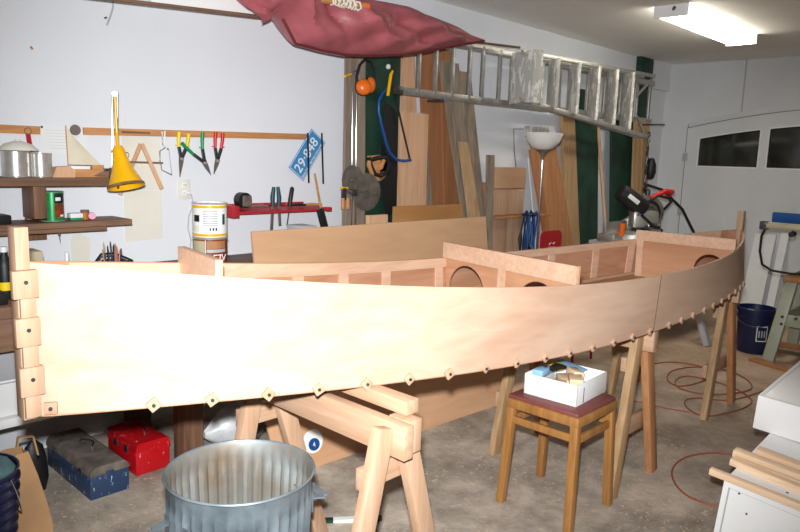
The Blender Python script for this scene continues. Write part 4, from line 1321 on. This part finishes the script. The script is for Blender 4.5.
stk = disc('sticker', sc_, .062, .0005, WHITE, t)
disc('sticker_logo', sc_ + e2 * -.018 + e1 * .004, .032, .0014, BLUE, stk, rx=1.1)
text('sticker_mark', '4', .035, sc_ + e2 * -.03 + e1 * -.006 + nrm * .0025, e1, e2, WHITE, stk, .0003)
# striped stick on the floor
a, c = V((1.74, 2.30, .008)), V((2.08, 2.035, .008))
t = thing('striped_stick', 'white and green banded stick lying on the floor behind the near sawhorse', 'stick', (a + c) / 2)
for k in range(6):
    obj('band', B().bar(a.lerp(c, k / 6), a.lerp(c, (k + 1) / 6), .028, .014), GREEN if k % 3 == 2 else WHITE, t)

# ------------------------------------------------------------------ sail bundle and spars under the ceiling
Ys = 3.46
spa, spb = at(70, -6, Ys), at(520, 47.5, Ys)
lab(obj('long_spar', B().cyl(spa, spb, .009, .009, 12), DARKX), 'long thin dark spar running under the red sail', 'spar')
t = thing('sail', 'dark red sail bundled over the spars high on the back wall', 'sail', at(380, 55, 3.42))
topl = [(236, -60), (300, -40), (350, -10), (366, 0), (402, 8), (430, 17), (455, 27), (470, 35), (485, 40)]
botl = [(236, -8), (250, 8), (262, 15), (272, 14), (284, 22), (297, 44), (318, 50), (345, 55.5), (372, 56), (400, 54.5), (430, 50), (455, 46), (470, 43.5), (485, 41.5)]
def edge(l, x):
    for (x0, y0), (x1, y1) in zip(l, l[1:]):
        if x <= x1: return lerp(y0, y1, (x - x0) / (x1 - x0))
    return l[-1][1]
rows = []
NR = 48
NK = 84
def tri(x): return abs((x % 1.0) - .5) * 2
for i in range(NK + 1):
    px = 236 + (485 - 236) * i / NK
    u = i / NK
    yt, yb = edge(topl, px), edge(botl, px)
    row = []
    c = at(px, (yt + yb) / 2, 3.40)
    r = (yb - yt) / 2 * (c - CAM).dot(-cz) / F
    ry = min(r, .16)
    for j in range(NR):
        a = 2 * math.pi * j / NR
        ca, sa = math.cos(a), math.sin(a)
        v = sa
        # broad sharp folds of stiff cloth on the room side
        fold = (tri(u * 3.1 + v * .55) - .5) * .085 + (tri(u * 4.7 - v * .9 + .3) - .5) * .06 + (tri(u * 9 + v * 1.3) - .5) * .022
        k = min(1, r / .14) * max(0, 1 - sa * sa) ** .5
        row.append(c + V((0, -ca * ry + fold * k, sa * r)))
    rows.append(row)
body = obj('cloth', B().grid(rows, closed=True), SAIL, t)
# hanging hem (lower edge) and loose corner flap
hem = [at(x, y, 3.36) for x, y in ((283, 19), (296, 44), (320, 50), (345, 55), (372, 56), (400, 55), (425, 52), (450, 47), (484, 41))]
obj('hem', B().tube(hem, .009, 6), SAILD, body)
fl = [[at(x, y, 3.33) for x, y in r] for r in (((240, -6), (262, -6), (285, -6)), ((247, 4), (264, 4), (283, 6)), ((254, 13), (265, 15), (277, 14)), ((262, 20), (265, 23), (270, 20)))]
for i, r in enumerate(fl):
    for j, p in enumerate(r): p.y += .03 * math.sin(i * 2 + j * 1.7)
obj('corner_flap', B().grid(fl, lambda i, j: V((0, .003, 0))), SAIL, body)
a, c = at(215, -14, 3.24), at(364, 6, 3.24)
t = thing('boom', 'varnished boom with orange end cap lying on the red sail', 'spar', c)
obj('pole', B().cyl(a, c, .018, n=12), RAILW, t)
obj('end_cap', B().cyl(c, c + (c - a).normalized() * .035, .021, n=14), ORANGE, t)
rp = []
p0, p1 = at(330, 0, 3.225), at(358, 6, 3.225)
for k in range(60):
    u = k / 59
    rp.append(p0.lerp(p1, u) + V((.0, .026 * math.cos(k * 1.3), .026 * math.sin(k * 1.3))) + (V((.02 * math.sin(k * .7), 0, 0))))
tag(obj('lashing', B().tube(rp, .006, 6), CREAM), 'cream rope lashing wound round the boom end', 'rope')
lab(obj('white_batten', B().bar(at(150, -3, 3.5), at(330, 16, 3.5), .02, .075, (0, 0, 1), .003), WHITE), 'flat white batten lying just above the long spar', 'batten')

# ------------------------------------------------------------------ ladders hung on the back wall
t = thing('extension_ladder', 'long aluminium extension ladder hung sideways on the back wall', 'ladder', (5.8, 3.6, 2.05))
for zz, l in ((2.075, 0), (2.495, 0)):
    a, c = V((3.77, 3.62, zz)), V((7.95, 3.62, zz + .02))
    obj('rail', B().bar(a, c, .03, .055, (0, 0, 1), .003), ALU, t)
    a2, c2 = a + V((.5, .06, .0)), c + V((0, .06, 0))
    obj('rail', B().bar(a2, c2, .03, .05, (0, 0, 1), .003), ALU, t)
for k, px in enumerate((418, 435, 452, 469, 482, 499, 511)):
    x = at(px, 75, 3.62).x
    obj('rung', B().bar((x, 3.615, 2.07), (x, 3.615, 2.51), .034, .03, (0, 1, 0), .008), ALU, t)
for k in range(15):
    x = 5.4 + k * .175
    obj('rung', B().bar((x, 3.62 + .06 * (k % 2), 2.07), (x, 3.62 + .06 * (k % 2), 2.51), .03, .03, (0, 1, 0), .008), ALU, t)
for x in (3.74,):
    obj('rail_end', B().box((x - .05, 3.6, 2.045), (x + .04, 3.64, 2.105), .004), STEEL, t)
for x in (4.2, 7.6):
    hk = thing('ladder_hook', 'steel ladder hook on the back wall under the %s end of the ladders' % ('left' if x < 5 else 'right'), 'hook', (x, WY, 2.03))
    obj('arm', B().box((x - .012, 3.3 if x > 5 else 3.57, 2.028), (x + .012, WY, 2.046), .002), STEEL, hk)
    obj('back_plate', B().box((x - .02, WY - .008, 1.98), (x + .02, WY, 2.12), .002), STEEL, hk)
# stepladder lying on its side
t = thing('stepladder', 'paint-splattered aluminium stepladder hung on its side before the extension ladder', 'ladder', (6.1, 3.4, 1.9))
Ysl = 3.38
ul, ur = V((4.93, Ysl, 2.475)), V((7.42, Ysl, 2.535))
ll, lr = V((4.93, Ysl, 2.095)), V((7.36, Ysl, 1.895))
obj('front_rail', B().bar(ul, ur, .03, .035, (0, 0, 1), .002), ALU, t)
obj('front_rail', B().bar(ll, lr, .03, .045, (0, 0, 1), .002), ALU, t)
obj('back_rail', B().bar(ul + V((.1, .12, -.02)), ur + V((0, .12, 0)), .025, .03, (0, 0, 1), .002), ALU, t)
obj('back_rail', B().bar(ll + V((.1, .12, .02)), lr + V((0, .12, 0)), .025, .03, (0, 0, 1), .002), ALU, t)
obj('top_cap', B().obox((5.06, Ysl + .03, 2.285), (.10, .27, .42), Matrix.Rotation(math.radians(-14), 3, 'Z'), .006), SPLAT, t)
for k, px in enumerate((541, 555, 576, 596, 614, 630)):
    x = at(px, 92, Ysl).x
    u = (x - 4.93) / 2.49
    za, zb = lerp(2.475, 2.535, u) - .01, lerp(2.095, 1.895, u * 1.02) + .01
    if k == 0: za -= .05
    obj('step', B().obox((x, Ysl + .02, (za + zb) / 2), (.03, .20 if k else .13, za - zb), Matrix.Rotation(math.radians(-36), 3, 'Z'), .004), SPLAT, t)
for k in range(3):
    x = 5.72 + k * .68
    u = (x - 4.93) / 2.49
    obj('back_brace', B().bar((x, Ysl + .12, lerp(2.47, 2.53, u)), (x + .02, Ysl + .12, lerp(2.11, 1.9, u)), .02, .025, (1, 0, 0)), ALU, t)
obj('diagonal_brace', B().bar((7.1, Ysl + .03, 2.3), (7.4, Ysl + .02, 2.5), .012, .025), ALU, t)
obj('diagonal_brace', B().bar((7.15, Ysl + .03, 2.1), (7.34, Ysl + .02, 1.92), .012, .025), ALU, t)

# ------------------------------------------------------------------ fluorescent fixture
t = thing('ceiling_light', 'long white fluorescent ceiling fitting, switched on', 'light', (6.25, 2.42, CZ))
fx0, fx1, fy0, fy1 = 5.48, 7.08, 2.28, 2.54
obj('housing', B().box((fx0 + .01, fy0 + .02, CZ - .055), (fx1 - .01, fy1 - .02, CZ), .003), WHITE, t)
dz0, dz1 = 2.735, CZ - .045
obj('diffuser', B().prism([V((fx0 + .012, fy0, dz1)), V((fx0 + .012, fy0 + .03, dz0)), V((fx0 + .012, fy1 - .03, dz0)), V((fx0 + .012, fy1, dz1))], (fx1 - fx0 - .024, 0, 0)), LITE, t)
for x in (fx0, fx1 - .012):
    obj('end_plate', B().box((x, fy0 - .005, dz0 - .006), (x + .012, fy1 + .005, CZ), .002), WHITE, t)
obj('pull_switch', B().cyl((fx0 - .03, 2.37, 2.79), (fx0, 2.39, 2.785), .012, n=10), STEEL, t)

# ------------------------------------------------------------------ mitre saw on its stand
mc = V((6.62, 3.10, .86))
t = thing('saw_stand', 'grey folding saw stand with splayed legs behind the boat stern', 'stand', (6.75, 2.75, 0))
obj('top', B().box((6.2, 2.45, .82), (7.15, 3.35, .858), .004), GREYP, t)
for sx_ in (-1, 1):
    for sy_ in (-1, 1):
        tx, ty = 6.72 + sx_ * .28, 2.8 + sy_ * .26
        fx, fy = tx + sx_ * .05, (2.2 if sy_ < 0 else 3.3)
        bq = B().bar((fx, fy, 0), (tx, ty, .80), .05, .07, (1, 0, 0), .003)
        for v in bq.bm.verts: v.co.z = max(0, v.co.z)
        obj('leg', bq, GREYP, t)
for z, y in ((.3, 2.36), (.3, 3.13)):
    obj('brace', B().bar((6.42, y, z), (7.02, y, z), .02, .05, bev=.002), STEEL, t)
obj('brace', B().bar((6.42, 2.36, .3), (7.0, 3.13, .3), .02, .05, bev=.002), STEEL, t)
obj('brace', B().bar((6.42, 2.38, .38), (6.43, 3.1, .38), .02, .05, bev=.002), GREYP, t)
t = thing('mitre_saw', 'silver mitre saw with round blade guard and black motor', 'saw', mc)
obj('turntable', B().lathe([(0, 0), (.20, 0), (.20, .05), (.17, .07), (0, .07)], mc, 36), ALU, t)
obj('base_wing', B().box(mc + V((-.34, -.02, 0)), mc + V((.34, .12, .055)), .006), ALU, t)
obj('fence', B().box(mc + V((-.33, .06, .055)), mc + V((.33, .08, .14)), .003), ALU, t)
obj('mitre_arm', B().box(mc + V((-.04, -.34, .0)), mc + V((.04, -.1, .06)), .006), ALU, t)
bd = V((-.6, -.8, 0)).normalized()
hc = mc + V((.20, .0, .20))
obj('blade', B().cyl(hc - bd * .002, hc + bd * .002, .135, n=48), BLADE, t)
gd = obj('blade_guard', B().lathe([(0, -.04), (.125, -.04), (.132, -.03), (.132, .03), (.125, .04), (.10, .043), (.09, .03), (0, .03)], hc, 40, axis=bd), BLADE, t)
obj('guard_slot', B().lathe([(.075, .046), (.095, .05), (.1, .044)], hc, 30, axis=bd), BLACK, gd)
obj('hub', B().lathe([(.05, .03), (.05, .06), (.03, .07), (0, .07)], hc, 24, axis=bd), CHROME, gd)
mo = mc + V((-.06, .0, .30))
ma = V((-.62, .52, .55)).normalized()
obj('motor', B().lathe([(0, -.12), (.06, -.12), (.068, -.1), (.068, .08), (.06, .12), (.045, .13), (0, .13)], mo, 28, axis=ma), BLACK, t)
sd = ma.cross(V((0, 0, 1))).normalized()
if sd.y > 0: sd = -sd
uu = sd.cross(ma)
obj('motor_label', B().obox(mo + sd * .067 + ma * .02, (.10, .004, .032), Matrix((ma, sd, uu)).transposed(), .001), WHITE, t, 'white rating label')
obj('gear_housing', B().obox(mc + V((.03, -.06, .16)), (.20, .12, .13), Matrix.Rotation(-.75, 3, 'Z'), .02), ALU, t)
obj('lower_housing', B().obox(mc + V((.06, -.12, .10)), (.10, .10, .08), Matrix.Rotation(-.75, 3, 'Z'), .012), CHROME, t)
obj('dust_port', B().cyl(mc + V((.0, -.1, .10)), mc + V((-.05, -.15, .07)), .022, n=14), BLACK, t)
obj('arm', B().bar(mc + V((0, .12, .06)), hc + V((-.1, -.0, -.02)), .06, .09, bev=.01), ALU, t)
obj('arm', B().bar(mo + V((.0, -.04, -.08)), hc + V((-.04, -.06, -.04)), .05, .07, bev=.01), CHROME, t)
obj('handle', B().tube([hc + V((-.12, -.08, .12)), hc + V((-.05, -.16, .175)), hc + V((.05, -.17, .17)), hc + V((.12, -.10, .12))], [.016, .019, .019, .014], 10), RGRIP, t)
obj('handle_guard', B().tube([hc + V((-.14, -.06, .08)), hc + V((-.10, -.13, .14)), hc + V((0, -.17, .12)), hc + V((.1, -.15, .09)), hc + V((.18, -.06, .02))], .010, 8), BLACK, t)
obj('clamp_knob', B().cyl(mc + V((-.3, -.05, .05)), mc + V((-.3, -.06, .14)), .022, n=14), ORANGE, t)
obj('lower_lever', B().tube([mc + V((-.1, -.1, .2)), mc + V((-.02, -.16, .12)), mc + V((.1, -.18, .08))], .012, 8), BLACK, t)
obj('power_cord', B().tube([hc + V((.05, .05, .17)), hc + V((.15, .08, .21)), hc + V((.32, .02, .17)), hc + V((.45, -.1, .02)), hc + V((.6, -.2, -.25)), hc + V((.62, -.22, -.41))], .011, 8), BLACK, t)
t.scale = (1.3, 1.3, 1.3)
lab(obj('white_offcut', B().obox((6.92, 2.62, .89), (.34, .09, .06), Matrix.Rotation(.3, 3, 'Z'), .002), WHITE), 'white painted wood offcut on the stand before the mitre saw', 'offcut')

# hanging pulley/hoist beside the strips
Yq = 3.56
t = thing('chain_hoist', 'dark chain hoist hanging in the corner beside the yellow strips', 'hoist', at(650, 200, Yq))
obj('chain', B().tube([at(649, 138, Yq) + V((.012 * math.sin(k * 2.1), 0, -k * .034)) for k in range(22)], [.010 + .006 * (k % 2) for k in range(22)], 8), STEEL, t)
q = at(651, 169, Yq)
obj('body', B().lathe([(0, -.13), (.04, -.11), (.062, -.04), (.058, .05), (.03, .12), (0, .13)], q, 18), BLACK, t)
obj('hook_block', B().lathe([(0, -.06), (.03, -.03), (.03, .03), (0, .05)], at(648, 193, Yq), 12), STEEL, t)
obj('top_hook', B().tube([at(649, 138, Yq) + V((.03 * math.cos(a), 0, .04 + .03 * math.sin(a))) for a in [-1.5 + k * .5 for k in range(10)]], .007, 8), STEEL, t)

# ------------------------------------------------------------------ right side: machine on stand, bucket
t = thing('bandsaw', 'bench saw with blue fence on a sage green metal stand by the door', 'machine', (6.65, 1.35, 0))
zt2 = .70
for (fx, fy, tx, ty) in ((6.27, 1.66, 6.40, 1.58), (6.95, 1.66, 6.85, 1.58), (6.27, .95, 6.40, 1.05), (6.95, .95, 6.85, 1.05)):
    bq = B().bar((fx, fy, 0), (tx, ty, zt2 - .02), .09, .06, (1, 0, 0), .006)
    for v in bq.bm.verts: v.co.z = max(v.co.z, 0)
    lg = obj('leg', bq, MACH, t)
for (a, c) in (((6.34, 1.62, .36), (6.34, 1.0, .36)), ((6.9, 1.62, .36), (6.9, 1.0, .36)), ((6.33, 1.615, .36), (6.9, 1.615, .36))):
    obj('rail', B().bar(a, c, .02, .10, bev=.004), MACH, t)
bb = B()
for p in ((6.325, 1.60, .39), (6.325, 1.60, .33), (6.325, 1.5, .39)):
    obj('bolt', B().cyl(V(p) + V((-.03, 0, 0)), V(p), .012, n=10), STEEL, t)
obj('stand_top', B().box((6.34, .98, zt2 - .02), (6.92, 1.64, zt2 + .02), .004), ORANGEZ, t, 'brown wooden stand top')
obj('column', B().box((6.46, .98, zt2 + .02), (6.86, 1.52, 1.02), .012), MACH, t)
obj('column', B().box((6.5, .98, 1.02), (6.8, 1.32, 1.75), .02), MACH, t)
tabl = obj('table', B().box((6.36, 1.2, 1.105), (6.86, 1.83, 1.140), .004), BEIGE, t)
obj('table_support', B().box((6.52, 1.3, 1.02), (6.8, 1.5, 1.105), .004), STEEL, t)
obj('fence', B().box((6.40, 1.22, 1.155), (6.45, 1.79, 1.240), .004), BLUE, t, 'blue fence')
obj('fence_rail', B().box((6.37, 1.2, 1.140), (6.47, 1.82, 1.156), .002), BEIGE, t)
obj('fence_clamp', B().box((6.36, 1.81, 1.09), (6.44, 1.87, 1.16), .006), STEEL, t)
for y, z in ((1.62, 1.07), (1.50, .99)):
    obj('lock_knob', B().cyl((6.36, y, z), (6.44, y, z), .022, n=14), BLACK, t)
    obj('knob_stem', B().cyl((6.4, y, z), (6.4, y, 1.107), .008, n=8), STEEL, t)
obj('cable', B().tube([V((6.40, 1.83, 1.10)), V((6.42, 1.86, 1.03)), V((6.42, 1.86, .90)), V((6.42, 1.83, .79)), V((6.44, 1.76, .745)), V((6.46, 1.62, .735)), V((6.5, 1.45, .74))], .010, 8), BLACK, t)

bx, by = 6.53, 1.865
t = thing('bucket', 'navy plastic bucket with white outlined logo on the floor by the stern', 'bucket', (bx, by, 0))
bh = .40
obj('body', B().lathe([(0, 0), (.125, 0), (.129, .01), (.142, bh - .09), (.154, bh - .088), (.155, bh - .072), (.145, bh - .07), (.147, bh - .035), (.158, bh - .033), (.159, bh - .01), (.15, bh), (.146, bh), (.135, .05), (.12, .01), (0, .01)], (bx, by, 0), 44), NAVY, t)
va = math.atan2(-by, -bx)
bcn = V((bx, by, 0))
la, lb_ = .12, .78
za, zb = .12, .255
for (a0, a1, z0, z1) in ((la, lb_, za, za + .008), (la, lb_, zb - .008, zb), (la, la + .05, za, zb), (lb_ - .05, lb_, za, zb)):
    patch('logo_outline', bcn, .1425, a0, a1, z0, z1, WHITE, t, 6)
for k in range(3):
    patch('logo_letter', bcn, .1425, .24 + k * .16, .32 + k * .16, .155, .215, GREYP, t, 3)
bp = [V((bx + .157 * math.cos(va + a), by + .157 * math.sin(va + a), bh - .05 - .10 * math.cos(a * .9))) for a in [-1.6 + i * .2 for i in range(17)]]
obj('bail_handle', B().tube(bp, .0035, 6), STEEL, t)
# white panel offcuts leaning by the door
for k, (y0, y1, z, x, l) in enumerate(((2.56, 2.34, .86, 8.3, 'white panel leaning against the garage door behind the bucket'), (2.29, 2.21, .90, 8.3, 'narrow white post leaning against the garage door'))):
    b = B().prism([V((x, y0, 0)), V((x, y1, 0)), V((x + .30, y1, z)), V((x + .30, y0, z))], (.02, 0, 0))
    lab(obj('white_panel', b, WHITE), l, 'panel')
# boards and shavings on the floor at the far right
lab(obj('floor_board', B().obox((6.10, 1.48, .012), (.10, .60, .022), Matrix.Rotation(-.35, 3, 'Z'), .002), ORANGEZ), 'orange-brown board lying on the floor before the machine stand', 'board')
lab(obj('floor_board', B().obox((6.75, 1.30, .06), (.16, 1.0, .02), Matrix.Rotation(.06, 3, 'Z'), .002), PLYBROWN), 'brown board lying under the machine stand', 'board')
lab(obj('floor_block', B().obox((6.75, 1.30, .025), (.12, .3, .048), None, .002), PLYBROWN), 'wood block under the board below the machine stand', 'block')
q = floorp = atz(732, 365, 0)
b = B().lathe([(0, .0), (.03, .002), (.035, .015), (.02, .028), (0, .03)], (q.x, q.y, 0), 12)
lab(obj('blue_scrap', b, NAVY), 'small blue crumpled scrap on the floor between sawhorse and machine', 'scrap')

# orange extension cords on the floor
def floorcord(name, label, px, r=.0048, z=.006):
    pts = [atz(x, y, z) for x, y in px]
    dense = []
    n = len(pts)
    for i in range(n - 1):
        p0, p1, p2, p3 = pts[max(i - 1, 0)], pts[i], pts[i + 1], pts[min(i + 2, n - 1)]
        for k in range(6):
            u = k / 6
            dense.append(.5 * ((2 * p1) + (p2 - p0) * u + (2 * p0 - 5 * p1 + 4 * p2 - p3) * u * u + (3 * p1 - p0 - 3 * p2 + p3) * u ** 3))
    dense.append(pts[-1])
    for p in dense: p.z = z
    lab(obj(name, B().tube(dense, r, 6), CABLE), label, 'cord')
floorcord('extension_cord', 'orange extension cord looped on the floor beside the white boxes', ((800, 466), (762, 460), (735, 455), (712, 453), (690, 456), (677, 463), (672, 473), (677, 486), (690, 497), (712, 505), (740, 512)))
floorcord('extension_cord', 'tangled orange extension cord coiled on the floor under the stern', ((640, 366), (670, 362), (700, 366), (712, 374), (700, 382), (680, 386), (668, 380), (672, 371), (695, 367), (725, 370), (745, 378), (752, 388), (735, 393), (705, 394), (680, 388), (676, 380), (690, 376), (720, 383), (742, 392), (752, 402), (735, 411), (705, 416), (688, 408), (686, 400), (700, 398), (730, 400), (760, 392), (790, 380)))
floorcord('thin_cord', 'thin brown cord lying on the floor left of the coiled orange cord', ((618, 398), (640, 402), (665, 408), (690, 412)), .004, .005)

# ------------------------------------------------------------------ white cabinets, lower right
def rotm(w):
    w = V(w); return Matrix.Rotation(w.length, 3, w.normalized())
RL = rotm((.100, -.070, .005)); PL = V((2.775, .840, .385))
def lo(x, y, z): return PL + RL @ V((x, y, z))      # x away, y = -right, z down negative
t = thing('white_cabinet', 'low white melamine cabinet at the lower right corner, strips on top', 'cabinet', (3.2, .5, 0))
def frustum(x0, x1, y0, y1, ztop, zfloor):
    tp = [lo(x0, y0, ztop), lo(x1, y0, ztop), lo(x1, y1, ztop), lo(x0, y1, ztop)]
    dz = RL @ V((0, 0, -1))
    bt = [p + dz * ((p.z - zfloor) / -dz.z) for p in tp]
    b = B()
    b.grid([tp, bt], closed=True, smooth=False)
    b.poly(tp); b.poly(bt[::-1])
    return b
obj('carcass', frustum(.006, .95, -.72, 0, 0, 0), MELA, t)
e = .02
fr = B()
for (y0, y1, z0, z1) in ((-.72, 0, -e, 0), (-e, 0, -.37, -e), (-.72, -.72 + e, -.37, -e)):
    pts = [lo(-.002, y0, z0), lo(-.002, y1, z0), lo(-.002, y1, z1), lo(-.002, y0, z1)]
    fr.prism(pts, RL @ V((.010, 0, 0)))
obj('edge_frame', fr, MELA, t)
gr = B()
for (p, q) in (((-.0225, -.0225), (-.70, -.0225)), ((-.0225, -.0225), (-.0225, -.37))):
    gr.bar(lo(.0045, *p), lo(.0045, *q), .003, .004, RL @ V((1, 0, 0)))
obj('groove', gr, GREYP, t)
sb = B()
for (y, z) in ((-.10, -.10), (-.06, -.03)):
    p = lo(.004, y, z); sb.cyl(p, p + RL @ V((-.003, 0, 0)), .004, n=8)
for (x, y) in ((.10, -.2), (.06, -.3)):
    p = lo(x, y, 0); sb.cyl(p, p + V((0, 0, .002)), .005, n=8)
obj('screw', sb, STEEL, t)
for k, (a, c, w, h, l) in enumerate((
    ((.005, .060, .014), (.03, -.75, .014), .026, .026, 'front-most square pine strip lying across the white cabinet'),
    ((.15, .030, .014), (.12, -.75, .014), .030, .028, 'second pine strip from the front on the white cabinet'),
    ((.235, .045, .016), (.22, -.75, .016), .045, .030, 'flat pine strip beneath the upper white box, left end out'),
    ((.19, .025, .042), (.20, -.75, .042), .040, .024, 'pine strip stacked on the others before the upper white box'),
    ((.31, -.02, .018), (.31, -.75, .018), .050, .034, 'pine strip hidden half under the upper white box'))):
    lab(obj('pine_strip', B().bar(lo(*a), lo(*c), w, h, RL @ V((0, 0, 1)), .002), FRESHY), l, 'strip')
RU = rotm((.060, -.028, .02)); PU = V((3.330, .905, .588))
def hi(x, y, z): return PU + RU @ V((x, y, z))
t = thing('white_box', 'upper white melamine box resting on the strips at the right edge', 'cabinet', hi(.4, -.35, -.17))
def ubox(x0, x1, y0, y1, z0, z1, bev=.002):
    return B().obox(hi((x0 + x1) / 2, (y0 + y1) / 2, (z0 + z1) / 2), (x1 - x0, y1 - y0, z1 - z0), RU, bev)
obj('front', ubox(0, .016, -.7, 0, -.158, 0), MELA, t)
obj('body', ubox(.016, .80, -.7, 0, -.158, -.006), MELA, t)
obj('top_edge', ubox(.016, .80, -.016, 0, -.006, 0, .001), MELA, t)
lab(obj('wood_chip', B().obox(hi(.15, -.17, .012), (.045, .03, .026), RU @ Matrix.Rotation(.5, 3, 'Z'), .002), ORANGEZ), 'small orange-brown wood chip on top of the upper white box', 'offcut')

# ------------------------------------------------------------------ lights and world
w = bpy.data.worlds.new('world'); scene.world = w; w.use_nodes = True
w.node_tree.nodes['Background'].inputs[0].default_value = (.02, .02, .022, 1)
w.node_tree.nodes['Background'].inputs[1].default_value = .5
# the camera's flash, just above the lens
fl = bpy.data.lights.new('flash', 'SPOT')
fl.energy = 860
fl.spot_size = math.radians(88); fl.spot_blend = 1.0
fl.shadow_soft_size = .03
fl.color = (.95, .975, 1.0)
fo = bpy.data.objects.new('flash', fl); col.objects.link(fo)
fo.matrix_world = cam.matrix_world.copy()
fo.location = CAM + cy * .13 + cx * -.02

scene.view_settings.view_transform = 'Standard'
scene.view_settings.look = 'None'
scene.view_settings.gamma = 1
scene.view_settings.use_curve_mapping = False
scene.view_settings.exposure = 0.0
